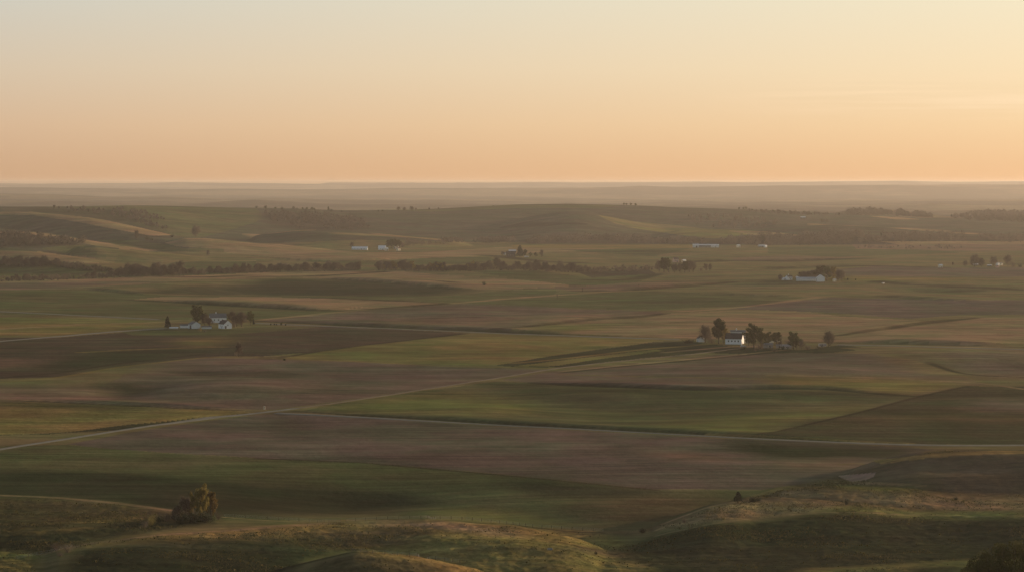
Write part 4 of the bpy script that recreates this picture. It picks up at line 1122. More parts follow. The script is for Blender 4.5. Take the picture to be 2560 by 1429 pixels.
# farmstead 8
for i, (x, y, h, k) in enumerate([(2413, 666, 16, 'bare'), (2437, 667, 34, 'bare'), (2453, 667, 24, 'darkbare'), (2484, 665, 26, 'darkbare'), (2520, 666, 31, 'bare'), (2533, 668, 20, 'brush'), (2550, 668, 12, 'shrub')]):
    T(x, y, h, k, ['small leafless tree left of the big ones at far right', 'broad leafless tree at far right', 'dark tree touching the broad leafless tree at far right', 'dark tree left of the lit houses at far right',
                   'tall leafless tree right of the lit houses at far right', 'brush under the tall leafless tree at far right', 'dark hedge bush at the right edge by the far road'][i], 'trees of the farm at far right', seed=i % 4, wide=1.1)
T(2382, 664, 10, 'bare', 'tiny leafless tree right of the pale shed on the road', seed=1, wide=.8)

# --- hedgerow belt across the valley
belt_labels = {'a': 'bare brown tree in the hedgerow belt at the left edge', 'b': 'bare brown tree in the hedgerow belt below the left hills',
               'c': 'bare brown tree in the hedgerow belt below the distant white farm', 'd': 'bare brown tree in the hedgerow belt below the dark farmhouse', 'e': 'bare brown tree in the thin right end of the hedgerow belt'}
def belt(pts, x0, x1, step, hmin, hmax, key, kinds=('bare', 'bare', 'darkbare', 'brush')):
    xs, ys = [p[0] for p in pts], [p[1] for p in pts]
    x = x0
    while x < x1:
        k = random.choice(kinds)
        h = (hmin + (hmax - hmin) * random.random() ** 1.5 + (4 if random.random() < .08 else 0)) * (.75 if k in ('brush', 'shrub') else 1)
        y = np.interp(x, xs, ys) + random.uniform(-3.0, .5)
        lab = belt_labels[key]
        if k in ('brush', 'shrub'):
            lab = lab.replace('bare brown tree', 'low brown bush')
        if k in ('leafy',):
            lab = lab.replace('bare brown tree', 'green tree')
        T(x, y, h, k, lab, 'trees of the hedgerow belt', wide=random.uniform(.85, 1.3))
        x += step * random.uniform(.5, 1.5)
belt([(0, 663), (130, 665), (230, 673), (300, 684)], 2, 150, 5, 12, 28, 'a')
belt([(0, 663), (130, 665), (230, 673), (300, 684)], 150, 300, 7, 7, 14, 'a')
belt([(0, 704), (140, 700), (300, 694)], 4, 300, 10, 8, 20, 'a')
belt([(300, 692), (480, 688), (640, 681)], 296, 440, 4.2, 20, 36, 'b')
belt([(300, 692), (480, 688), (640, 681)], 455, 640, 5.5, 13, 27, 'b')
belt([(640, 681), (800, 677), (900, 676)], 640, 900, 5.5, 13, 24, 'c')
belt([(945, 675), (1040, 676), (1140, 679), (1280, 675), (1400, 678), (1460, 683)], 946, 1230, 5, 14, 26, 'd', ('bare', 'bare', 'darkbare', 'olive'))
belt([(945, 675), (1140, 679), (1280, 675), (1400, 678), (1460, 683)], 1250, 1470, 5, 14, 28, 'd')
belt([(1470, 678), (1640, 676)], 1470, 1640, 7, 6, 13, 'e', ('brush', 'bare', 'darkbare'))

# --- crest of the main ridge
for x, y, h, k, lab in [
    (641, 520.5, 6, 'shrub', 'tiny bush at the left end of the ridge top trees'), (664, 523, 9, 'leafy', 'round tree near the left end of the ridge top trees'),
    (688, 524, 7, 'leafy', 'second round tree on the ridge top from the left'), (705, 524, 7, 'shrub', 'bush between round trees on the ridge top'),
    (734, 525, 9, 'leafy', 'dark round tree in the middle of the ridge top trees'), (742, 525, 6, 'shrub', 'bush right of the dark round ridge top tree'),
    (757, 526, 8, 'leafy', 'left one of two touching trees on the ridge top'), (767, 526, 8, 'leafy', 'right one of two touching trees on the ridge top'),
    (780, 527, 9, 'leafy', 'left one of the dark pair on the ridge top'), (786, 527, 7, 'leafy', 'right one of the dark pair on the ridge top'),
    (821, 528, 12, 'cedar', 'pointed tree on the ridge top'), (828, 528, 6, 'shrub', 'bush beside the pointed ridge top tree'),
    (854, 530, 4, 'shrub', 'small bush on the ridge top right of the pointed tree'), (946, 529, 5, 'shrub', 'left one of two low bushes in the ridge saddle'),
    (956, 529, 5, 'shrub', 'right one of two low bushes in the ridge saddle'), (996, 528, 13, 'bare', 'left tall leafless tree in the ridge saddle'),
    (1011, 528, 12, 'bare', 'middle tall leafless tree in the ridge saddle'), (1029, 527, 13, 'darkbare', 'dark tall tree in the ridge saddle'), (1040, 527, 8, 'bare', 'low leafless tree right of the dark tall saddle tree'),
    (1073, 525, 6, 'bare', 'faint small tree right of the ridge saddle'), (1096, 524, 6, 'bare', 'second faint small tree right of the ridge saddle'), (1233, 516, 3, 'shrub', 'tiny bush on the green ridge crest'),
    (1560, 514, 7, 'leafy', 'leftmost of the four trees on the crest'), (1566, 514, 6, 'leafy', 'second of the four trees on the crest'),
    (1577, 515, 8, 'leafy', 'third of the four trees on the crest'), (1589, 516, 8, 'leafy', 'rightmost and broadest of the four trees on the crest'),
    (1848, 525, 7, 'leafy', 'left tree of the right hand crest row'), (1858, 525, 8, 'leafy', 'second tree of the right hand crest row'), (1865, 525, 8, 'leafy', 'third tree of the right hand crest row'),
    (1880, 526, 5, 'shrub', 'low bush right of the third tree of the right hand crest row'), (1935, 532, 7, 'leafy', 'tree standing above the brushy crest at right'), (2010, 533, 6, 'leafy', 'tree at the right end of the brushy crest'),
    (2042, 534, 4, 'cedar', 'tiny pointed tree before the wooded hill'), (2379, 543, 8, 'cedar', 'tiny pointed tree right of the wooded hill')]:
    T(x, y, h, k, lab, 'trees on the ridge crest', wide=1.15)
# --- low hills, single trees
for x, y, h, k, lab in [(368, 600, 10, 'shrub', 'bush on the end of the left spur'), (380, 602, 8, 'shrub', 'second bush on the end of the left spur'), (430, 594, 8, 'shrub', 'small bush under the left spur'),
                        (172, 530, 6, 'shrub', 'bush high on the left hill'), (93, 584, 6, 'shrub', 'bush on the tan spur at far left'), (2055, 556, 10, 'leafy', 'dark tree on the slope below the right crest'),
                        (2066, 557, 8, 'leafy', 'second dark tree on the slope below the right crest'), (1870, 604, 14, 'leafy', 'dark tree behind the far white barns at right'), (1907, 600, 12, 'leafy', 'broad dark tree behind the far right shed')]:
    T(x, y, h, k, lab, wide=1.2)

# --- woods that read as one mass
def wood_mass(name, spots, label, mat, n_leaf=60, size=1.0, sd=5, flat=.5):
    r = np.random.default_rng(sd)
    P, parts = [], []
    for (p, h) in spots:
        n = n_leaf
        q = r.normal(size=(n, 3))
        q /= np.linalg.norm(q, axis=1)[:, None]
        rad = (r.uniform(.25, 1, n) ** .5)[:, None]
        P.append(np.array(p) + (0, 0, h * .52) + q * rad * (h * .42, h * .42, h * .5))
        parts.append(tube([(p[0], p[1], p[2] - .5), (p[0], p[1], p[2] + h * .5)], [.25, .12], 4))
    crown = leaf_quads(np.concatenate(P), size, r, flat)
    v, f = join([crown] + parts)
    me = mesh_from(name, v, f, mat, False)
    return tag(link(bpy.data.objects.new(name, me)), label, 'wood', kind='stuff')

def scatter(poly, n, hlo, hhi, sd):
    r = np.random.default_rng(sd)
    xs, ys = [p[0] for p in poly], [p[1] for p in poly]
    pts = []
    while len(pts) < n:
        x, y = r.uniform(min(xs), max(xs), 200), r.uniform(min(ys), max(ys), 200)
        m = inside(poly, x, y)
        keep = fbm(x, y * 4, 40, 2, sd) > -.25
        pts += list(zip(x[m & keep], y[m & keep]))
    pts = np.array(pts[:n])
    W = locate(pts[:, 0], pts[:, 1])
    return [(W[i], r.uniform(hlo, hhi)) for i in range(n)]

wood_mass('woodland', scatter([(-20, 588), (60, 588), (140, 594), (212, 606), (200, 611), (90, 617), (-20, 617)], 130, 6, 14, 1), 'dark scrub wood filling the hollow at the far left of the hills', M_DARKTWIG, 110, 1.4, 1)
wood_mass('woodland', scatter([(650, 534), (760, 530), (900, 548), (930, 570), (880, 575), (740, 571), (690, 558)], 260, 5, 11, 2), 'dark scrub wood filling the draw left of the middle of the ridge', M_DARKTWIG, 90, 1.5, 2)
wood_mass('woodland', scatter([(130, 520), (300, 522), (400, 535), (430, 575), (360, 565), (300, 545), (200, 532)], 120, 5, 10, 3), 'scattered scrub in the draw below the left ridge top', M_DARKTWIG, 90, 1.5, 3)
wood_mass('woodland', scatter([(1100, 602), (1260, 600), (1320, 598), (1500, 594), (1700, 600), (1760, 604), (1760, 611), (1560, 609), (1300, 608), (1110, 608)], 330, 7, 14, 4), 'brown wood along the foot of the ridge left of the far white barns', M_DARKTWIG, 80, 1.5, 4, .4)
wood_mass('woodland', scatter([(1800, 606), (1880, 598), (2000, 592), (2100, 586), (2300, 588), (2420, 592), (2400, 602), (2200, 608), (2050, 612), (1900, 616), (1810, 616)], 420, 8, 18, 5), 'broad brown wood along the foot of the ridge right of the far white barns', M_DARKTWIG, 90, 1.5, 5, .45)
wood_mass('woodland', scatter([(2080, 540), (2130, 529), (2185, 525), (2240, 528), (2330, 541), (2350, 545), (2200, 538), (2120, 539)], 240, 9, 16, 6), 'dense dark wood capping the rounded hill on the right skyline', M_DARKTWIG, 110, 2.0, 6)
wood_mass('woodland', scatter([(2380, 546), (2420, 536), (2510, 530), (2570, 532), (2570, 556), (2440, 552)], 240, 9, 16, 7), 'hazy dark wood on the hill at the right edge', M_DARKTWIG, 110, 2.0, 7)
wood_mass('woodland', scatter([(1870, 527), (1950, 530), (2040, 535), (2110, 537), (2100, 539), (1980, 538), (1880, 530)], 90, 5, 9, 8), 'thin line of scrub along the right hand crest', M_DARKTWIG, 80, 1.5, 8)
wood_mass('woodland', scatter([(1720, 540), (1830, 538), (1900, 545), (1960, 560), (1850, 575), (1740, 565)], 130, 5, 10, 9), 'reddish brown scrub on the right hand slope of the ridge', M_DARKTWIG, 70, 1.4, 9, .4)
wood_mass('woodland', scatter([(2430, 592), (2570, 590), (2570, 607), (2500, 607)], 80, 7, 12, 10), 'brown wood at the right edge of the valley floor', M_TWIG, 55, 1.1, 10, .35)
wood_mass('woodland', scatter([(1000, 604), (1040, 606), (1110, 608), (1120, 612), (1020, 617), (1000, 617)], 60, 6, 12, 11), 'low brown thicket right of the distant white farm', M_TWIG, 55, 1.0, 11, .35)
wood_mass('undergrowth', scatter([(-20, 655), (130, 656), (240, 664), (320, 676), (320, 684), (220, 675), (130, 668), (-20, 666)], 150, 2, 6, 13), 'low brown undergrowth between the hedgerow trees at the left edge', M_TWIG, 40, .9, 13, .35)
wood_mass('undergrowth', scatter([(-20, 695), (150, 693), (300, 686), (460, 682), (640, 676), (900, 671), (900, 677), (640, 682), (460, 689), (300, 694), (140, 701), (-20, 705)], 420, 2, 6, 14), 'low brown undergrowth along the hedgerow belt below the left hills', M_TWIG, 40, .9, 14, .35)
wood_mass('undergrowth', scatter([(946, 667), (1140, 671), (1280, 667), (1460, 674), (1640, 668), (1640, 677), (1470, 684), (1280, 676), (1140, 680), (946, 676)], 380, 2, 6, 15), 'low brown undergrowth along the hedgerow belt below the dark farmhouse', M_TWIG, 40, .9, 15, .35)
wood_mass('woodland', scatter([(2300, 614), (2420, 612), (2440, 622), (2320, 624), (2140, 622), (2150, 616)], 60, 3, 6, 12), 'low reddish thicket on the field edge left of the far right farm', M_TWIG, 40, 1.0, 12, .35)

def tussocks(n, sd):
    r = np.random.default_rng(sd)
    m = (ROUGH > .62) & (YY > 890) & (YY < 1500) & (PX > -60) & (PX < 2620)
    ii = np.nonzero(m)
    # even cover of the ground: weight each grid cell by its area
    wgt = np.gradient(ROWS)[ii[0]] * ROWS[ii[0]]
    dens = np.clip(-.1 + 2.2 * fbm(XX[ii], YY[ii], 30, 4, 131, .6), 0.01, 1)
    wgt = wgt * dens
    k = r.choice(len(wgt), n, p=wgt / wgt.sum())
    x, y = XX[ii][k] + r.uniform(-.5, .5, n), YY[ii][k] + r.uniform(-1.5, 1.5, n)
    P = np.stack([x, y, ground_z(x, y)], 1)
    vs, h = [], r.uniform(.08, .28, n) * (1 + 1.6 * (r.uniform(size=n) > .97))
    for q in range(3):
        a = r.uniform(0, np.pi, n)
        hw = h * r.uniform(.4, .9, n)
        d = np.stack([np.cos(a) * hw, np.sin(a) * hw, np.zeros(n)], 1)
        up = np.stack([r.normal(0, .15, n) * h, r.normal(0, .15, n) * h, h], 1)
        vs.append(np.stack([P - d * .5 - (0, 0, .1), P + d * .5 - (0, 0, .1), P + d + up, P - d + up], 1))
    v = np.concatenate(vs).reshape(-1, 3)
    f = np.arange(len(v)).reshape(-1, 4)
    me = mesh_from('grass', v, f, foliage_material('dry_grass', (.060, .062, .028), (.15, .12, .052), .4), False)
    tag(link(bpy.data.objects.new('grass', me)), 'rough dry tussock grass on the near knolls', 'grass', kind='stuff')
tussocks(45000, 5)

# big crown rising into the lower right corner
def corner_tree():
    r = np.random.default_rng(77)
    p = Vector(((2530 - 1280) / F * 640, 640, 0))
    p.z = float(ground_z(p.x, p.y)[0])
    topz = EYE - 640 * math.tan(math.atan((1357 - 714.5) / F) + PITCH)
    h = topz - p.z
    root = bpy.data.objects.new('broadleaf_tree', None)
    root.location = p
    COL.objects.link(root)
    tag(root, 'dark leafy tree crown rising into the lower right corner', 'tree')
    wood = [tube([(0, 0, -1), (0, 0, h * .5), (.5, 0, h * .85)], [.8, .55, .1], 8)]
    P = []
    # clumps spread over the visible dome: px offsets turned to metres
    k = 640 / F
    for (cx, cy, rr) in [(-80, 62, 30), (-55, 45, 26), (-20, 22, 26), (-6, 52, 34), (30, 20, 26), (12, 6, 14), (45, 45, 34), (-100, 82, 24), (-60, 80, 34), (0, 85, 40), (60, 80, 40), (-30, 60, 24), (-90, 50, 12), (-58, 30, 12), (38, 4, 12),
                         (-18, 12, 14), (80, 30, 30), (-40, 120, 50), (40, 120, 50), (90, 110, 40), (-90, 120, 36)]:
        for _ in range(3):
            dy = r.uniform(-5, 5)
            c = np.array([cx * k, dy, h - cy * k])
            n = int(rr * rr * .55)
            q = r.normal(size=(n, 3))
            q /= np.linalg.norm(q, axis=1)[:, None]
            P.append(c + q * (r.uniform(.2, 1, n) ** .45)[:, None] * rr * k * r.uniform(.6, 1.05) + r.normal(0, .12, (n, 3)))
            wood.append(tube([(0, 0, h * .45), c * (.5, .5, .75), c], [.22, .12, .03], 4))
    link(bpy.data.objects.new('trunk', part_mesh('trunk', join(wood), M_BARK, True)), root)
    link(bpy.data.objects.new('crown', part_mesh('crown', leaf_quads(np.concatenate(P), .20, r), M_GREEN)), root)
corner_tree()

# ------------------------------------------------------------------ buildings
def flat_mat(name, c1, c2=None, scale=.6, rough=.75, spec=.3, metal=0):
    m, nt, b = new_mat(name)
    pos = node(nt, 'ShaderNodeTexCoord').outputs['Object']
    n = noise_tex(nt, pos, scale, 4, .6)
    nt.links.new(mixc(nt, maprange(nt, n, .3, .7, 0, 1), c1, c2 or tuple(v * .8 for v in c1)), b.inputs['Base Color'])
    b.inputs['Roughness'].default_value = rough
    b.inputs['Specular IOR Level'].default_value = spec
    b.inputs['Metallic'].default_value = metal
    return m
W_PAINT = flat_mat('white_paint', (.82, .83, .84), (.74, .75, .76))
W_METAL = flat_mat('pale_metal', (.62, .66, .68), (.52, .56, .58), rough=.45)
W_CREAM = flat_mat('cream_paint', (.72, .66, .52), (.62, .56, .44))
W_PINK = flat_mat('pink_paint', (.62, .40, .34), (.5, .32, .28))
W_GREY = flat_mat('weathered_boards', (.30, .28, .25), (.22, .2, .18))
W_DARK = flat_mat('dark_boards', (.09, .075, .065), (.06, .05, .045))
R_DARK = flat_mat('dark_shingles', (.065, .052, .048), (.05, .04, .038))
R_GREY = flat_mat('grey_shingles', (.16, .155, .155), (.12, .118, .12))
R_WHITE = flat_mat('white_metal_roof', (.75, .76, .77), (.66, .67, .69), rough=.4)
R_PALE = flat_mat('dull_metal_roof', (.30, .29, .28), (.22, .21, .2), rough=.6)
CAMPER = flat_mat('camper_paint', (.42, .38, .38), (.36, .33, .33), rough=.5)
R_METAL = flat_mat('grey_metal_roof', (.46, .48, .50), (.38, .40, .42), rough=.5)
R_BROWN = flat_mat('brown_shingles', (.15, .08, .055), (.11, .06, .045))
GLASS = flat_mat('window_glass', (.04, .045, .05), rough=.1, spec=.8)
DOORM = flat_mat('door_paint', (.07, .065, .06))
CONC = flat_mat('concrete', (.36, .35, .33), (.28, .27, .25))

class MB:
    def __init__(s):
        s.v, s.f = [], []
    def box(s, x0, x1, y0, y1, z0, z1):
        o = len(s.v)
        s.v += [(x, y, z) for z in (z0, z1) for y in (y0, y1) for x in (x0, x1)]
        s.f += [tuple(o + i for i in q) for q in ((0, 2, 3, 1), (4, 5, 7, 6), (0, 1, 5, 4), (2, 6, 7, 3), (0, 4, 6, 2), (1, 3, 7, 5))]
        return s
    def poly(s, pts, faces):
        o = len(s.v)
        s.v += pts
        s.f += [tuple(o + i for i in q) for q in faces]
        return s
    def build(s, name, mat, parent=None):
        me = bpy.data.meshes.new(name)
        me.from_pydata([tuple(map(float, p)) for p in s.v], [], s.f)
        me.materials.append(mat)
        me.update()
        o = bpy.data.objects.new(name, me)
        return link(o, parent)

def house(name, px, py, w, l, wall, rise, rot, wm, rm, label, cat, windows=3, door=True, chimney=False, big_door=False, over=.4, sink=.6, gable_window=False, group=None):
    """gabled building: w metres along local x (the eaves side faces -y), l metres deep, ridge along x"""
    p = at(px, py)
    c, s = math.cos(rot), math.sin(rot)
    root = bpy.data.objects.new(name, None)
    cx, cy = p.x - s * -l / 2 * 0, p.y + abs(c) * l / 2 + abs(s) * w / 2
    cz = float(min(ground_z([cx + a * w / 2 * c - b * l / 2 * s for a in (-1, 1) for b in (-1, 1)], [cy + a * w / 2 * s + b * l / 2 * c for a in (-1, 1) for b in (-1, 1)]).max(), p.z + 1.0))
    root.location = (cx, cy, cz)
    root.rotation_euler = (0, 0, rot)
    COL.objects.link(root)
    tag(root, label, cat, group)
    hw, hl = w / 2, l / 2
    m = MB()
    m.poly([(-hw, -hl, -sink), (hw, -hl, -sink), (hw, hl, -sink), (-hw, hl, -sink), (-hw, -hl, wall), (hw, -hl, wall), (hw, hl, wall), (-hw, hl, wall), (-hw, 0, wall + rise), (hw, 0, wall + rise)],
           [(0, 1, 5, 4), (1, 2, 6, 9, 5), (2, 3, 7, 6), (3, 0, 4, 8, 7), (0, 3, 2, 1)])
    m.build('wall', wm, root)
    t = .16
    ow, k = hw + over, rise / hl
    zo = wall - over * k
    m = MB()
    m.poly([(-ow, -hl - over, zo + .02), (ow, -hl - over, zo + .02), (ow, 0, wall + rise + .02), (-ow, 0, wall + rise + .02), (ow, hl + over, zo + .02), (-ow, hl + over, zo + .02),
            (-ow, -hl - over, zo + t), (ow, -hl - over, zo + t), (ow, 0, wall + rise + t), (-ow, 0, wall + rise + t), (ow, hl + over, zo + t), (-ow, hl + over, zo + t)],
           [(6, 7, 8, 9), (9, 8, 10, 11), (1, 0, 3, 2), (2, 3, 5, 4), (0, 1, 7, 6), (4, 5, 11, 10), (1, 2, 8, 7), (2, 4, 10, 8), (3, 0, 6, 9), (5, 3, 9, 11)])
    roof = m.build('roof', rm, root)
    if chimney:
        MB().box(-hw * .3, -hw * .3 + .9, -.45, .45, wall + rise - .8, wall + rise + 1.6).build('chimney', W_PAINT, roof)
    for i in range(windows):
        x = -hw + w * (i + 1) / (windows + 1)
        fr = MB()
        fr.box(x - .6, x + .6, -hl - .06, -hl - .005, wall * .42, wall * .42 + 1.3)
        f = fr.build('window', W_PAINT if wm is not W_PAINT else CONC, root)
        MB().box(x - .48, x + .48, -hl - .09, -hl - .062, wall * .42 + .1, wall * .42 + 1.2).build('pane', GLASS, f)
    if door:
        x = hw * .15 if not big_door else 0
        dw, dh = (.5, 2.1) if not big_door else (1.7, min(wall * .85, 3.4))
        xx = -hw + w * .62
        MB().box(xx - dw, xx + dw, -hl - .08, -hl - .005, 0, dh).build('door', DOORM, root)
    if gable_window:
        f = MB().box(hw + .005, hw + .07, -.6, .6, wall * .6, wall * .6 + 1.3).build('window', W_PAINT, root)
        MB().box(hw + .072, hw + .1, -.48, .48, wall * .6 + .1, wall * .6 + 1.2).build('pane', GLASS, f)
        MB().box(hw + .005, hw + .08, -hl * .55 - .9, -hl * .55 + .9, 0, 2.6).build('door', DOORM, root)
    return root

# farmstead 1: metres per px about .39
house('farmhouse', 543, 806, 16, 10, 5.2, 3.8, .22, W_PAINT, R_GREY, 'two storey farmhouse with a long grey roof at the left farmstead', 'house', 3, True, True)
house('barn', 561, 821, 12, 8.5, 4.4, 3.6, -1.02, W_PAINT, R_DARK, 'white barn with a dark roof in front of the grey roofed farmhouse', 'barn', 2, True, gable_window=True)
house('shed', 484, 821, 9, 9, 4.2, 2.6, -1.05, W_METAL, R_GREY, 'white gabled shed in the middle of the left farmstead', 'shed', 0, True, big_door=True)
house('shed', 460, 819, 8, 4, 2.5, .9, -.05, W_PAINT, R_GREY, 'low white shed left of the white gabled shed', 'shed', 0, False)
house('shed', 434, 821, 8, 3, .9, .6, .12, W_CREAM, R_WHITE, 'flat pale shelter beside the dark evergreen', 'shed', 0, False)
house('shed', 516, 821, 9.5, 3.5, 1.8, .8, .16, W_METAL, R_GREY, 'long low white shed between the gabled shed and the barn', 'shed', 0, False)
# farmstead 2
house('barn', 1838, 860, 14.5, 11, 4.8, 4.6, -.26, W_PAINT, R_DARK, 'big white barn with a dark roof and sunlit right gable', 'barn', 4, False, gable_window=True)
house('farmhouse', 1846, 850, 13, 6, 7.6, 1.4, -.15, W_PAINT, R_GREY, 'white farmhouse with a chimney showing over the big white barn', 'house', 3, False, True)
house('shed', 1860, 857, 5, 6, 4.2, 1.4, .6, W_CREAM, R_DARK, 'small bright sunlit shed against the right gable of the big white barn', 'shed', 0, True)
house('shed', 1752, 854, 5.8, 5.5, 3.2, 1.9, -1.35, W_PAINT, R_DARK, 'small white shed with a dark door left of the leafless tree', 'shed', 0, True)
house('shed', 1925, 856, 6, 5, 2.3, 1.2, .2, W_CREAM, R_BROWN, 'cream shed with a brown roof behind the yard, the left one', 'shed', 1, False)
house('shed', 1940, 853, 6, 5, 2.3, 1.2, .1, W_CREAM, R_BROWN, 'cream shed with a brown roof behind the yard, the right one', 'shed', 1, False)
house('shed', 1921, 869, 7, 5, 2.8, 1.3, .3, W_GREY, R_GREY, 'grey boarded shed at the left of the low sheds', 'shed', 1, True)
house('shed', 1966, 871, 9, 5, 2.0, 1.6, .05, W_GREY, R_PALE, 'long low shed with a pale roof right of the dark bush', 'shed', 1, True)
house('shed', 1947, 869, 4, 4, 2.0, 1.0, .0, W_GREY, R_GREY, 'small weathered shed between the grey boarded shed and the long low shed', 'shed', 0, True)
# farmstead 3
house('barn', 2022, 703, 34, 9, 2.8, 1.8, -.05, W_METAL, R_METAL, 'long low pale barn at the far right farmstead', 'barn', 0, False)
house('barn', 2052, 704, 8, 11, 5.2, 3.8, -1.5, W_PAINT, R_WHITE, 'tall white gabled barn joined to the end of the long low pale barn', 'barn', 0, True, big_door=True)
house('farmhouse', 1973, 700, 8, 6, 4.4, 2.2, .55, W_PAINT, R_DARK, 'sunlit white farmhouse at the left of the far right farmstead', 'house', 2, True, True)
house('shed', 1961, 700, 7, 4, 2.2, 1, 0, W_PAINT, R_WHITE, 'low white shed left of the sunlit farmhouse', 'shed', 0, True)
house('shed', 2087, 704, 3.5, 4, 2.6, 1, .7, W_CREAM, R_WHITE, 'tiny sunlit shed between the far right farmstead trees', 'shed', 0, True)
house('shed', 1995, 697, 5, 4, 2.4, 1, .5, W_GREY, R_WHITE, 'small pale shed behind the left end of the long low barn', 'shed', 0, False)
# farmstead 4
house('hen_house', 899, 625, 32, 11, 2.8, 3.4, -.04, W_METAL, R_WHITE, 'long white hen house of the distant white farm', 'barn', 4, True)
house('barn', 955, 625, 15, 12, 3.2, 5.6, -.05, W_PAINT, R_WHITE, 'white barn in the middle of the distant white farm', 'barn', 2, True)
house('shed', 966, 627, 5.5, 6, 4.2, 1.8, .5, W_CREAM, R_WHITE, 'small pale shed at the right end of the middle white barn', 'shed', 1, True)
house('farmhouse', 996, 627, 6, 6, 4.8, 2.2, .75, W_CREAM, R_BROWN, 'small sunlit cream house right of the distant trees', 'house', 1, True, True)
house('shed', 988, 623, 5, 4, 3.2, 1.6, .75, W_GREY, R_GREY, 'grey shed behind the small sunlit cream house', 'shed', 0, True)
# farmstead 5
house('farmhouse', 1277, 643, 17, 9, 7.0, 3.6, .02, W_DARK, R_DARK, 'dark farmhouse left of the tall dark evergreen', 'house', 3, True)
house('shed', 1281, 632, 14, 8, 3.4, 2.0, .02, W_DARK, R_WHITE, 'pale roofed shed behind the dark farmhouse', 'shed', 0, False)
house('shed', 1316, 644, 8, 3, 1.8, .6, 0, W_GREY, R_WHITE, 'low pale shed at the foot of the tall dark evergreen', 'shed', 0, True)
house('shed', 1261, 638, 4, 4, 4.2, 1.4, .3, W_METAL, R_GREY, 'small pale shed left of the dark farmhouse', 'shed', 0, True)
# farmstead 6
house('farmhouse', 1690, 656, 9, 7, 5.4, 3.4, .35, W_PINK, R_BROWN, 'pink house rising over the grove', 'house', 2, True)
house('shed', 1710, 656, 6, 5, 3.4, 1.4, .7, W_CREAM, R_WHITE, 'small white lit shed over the grove', 'shed', 0, True)
# farmstead 7
house('machine_shed', 1740, 619, 13, 16, 5.8, 1.6, -.03, W_METAL, R_WHITE, 'pale blue machine shed at the left end of the far white barns', 'barn', 0, True, big_door=True)
house('hen_house', 1762, 619, 26, 9, 5.2, 1.8, .0, W_GREY, R_WHITE, 'long far barn with a bright white roof, the middle one', 'barn', 3, True)
house('hen_house', 1786, 619, 20, 9, 5.0, 1.8, .0, W_METAL, R_WHITE, 'far pale barn with a bright white roof, the right one', 'barn', 2, True)
house('shed', 1846, 619, 7, 6, 4.4, 1.8, .6, W_CREAM, R_WHITE, 'small cream house among the trees right of the far white barns', 'shed', 1, True)
house('shed', 1904, 618, 14, 7, 2.8, 1.8, .3, W_GREY, R_WHITE, 'grey shed with a bright roof right of the small cream house', 'shed', 1, True)
house('shed', 1914, 619, 4.5, 5, 3.8, 1.6, .8, W_PAINT, R_WHITE, 'tiny sunlit white shed at the end of the grey shed', 'shed', 0, True)
# farmstead 8
house('shed', 2352, 669, 5.5, 6, 3.6, 1.6, .4, W_CREAM, R_WHITE, 'pale shed alone by the road left of the far right trees', 'shed', 0, True)
house('shed', 2439, 664, 9, 5, 2.0, 1, 0, W_GREY, R_WHITE, 'low shed with a pale roof under the broad leafless tree', 'shed', 0, True)
house('shed', 2474, 666, 7, 5, 1.8, .9, 0, W_GREY, R_WHITE, 'low shed left of the lit houses at far right', 'shed', 0, True)
house('farmhouse', 2495, 664, 4.5, 5, 4.4, 1.4, .8, W_PAINT, R_GREY, 'sunlit white house at the far right farm', 'house', 1, True)
house('shed', 2504, 663, 4, 4, 3.0, 1.2, .8, W_CREAM, R_GREY, 'small cream shed right of the sunlit house at far right', 'shed', 0, True)
house('shed', 2494, 669, 4, 4, 2.6, 1.2, .8, W_PINK, R_BROWN, 'small pink shed below the sunlit house at far right', 'shed', 0, True)
house('shed', 2020 - 12, 547, 14, 8, 3.2, 2.0, .2, W_GREY, R_WHITE, 'tiny pale barn high on the right hand slope', 'shed', 0, True)

# ------------------------------------------------------------------ vehicles, poles, fence
def cylinder(m, cx, cy, cz, r, half, axis='y', n=12):
    pts = []
    for sgn in (-half, half):
        for i in range(n):
            a = i * 2 * math.pi / n
            pts.append((cx + r * math.cos(a), cy + sgn, cz + r * math.sin(a)))
    f = [tuple(range(n))[::-1], tuple(range(n, 2 * n))] + [(i, (i + 1) % n, n + (i + 1) % n, n + i) for i in range(n)]
    m.poly(pts, f)
RUBBER = flat_mat('rubber', (.03, .03, .03))
CARW = flat_mat('white_car_paint', (.75, .75, .74), (.72, .72, .71), rough=.25, spec=.6)
CARB = flat_mat('pale_blue_car_paint', (.5, .58, .62), (.48, .56, .6), rough=.25, spec=.6)

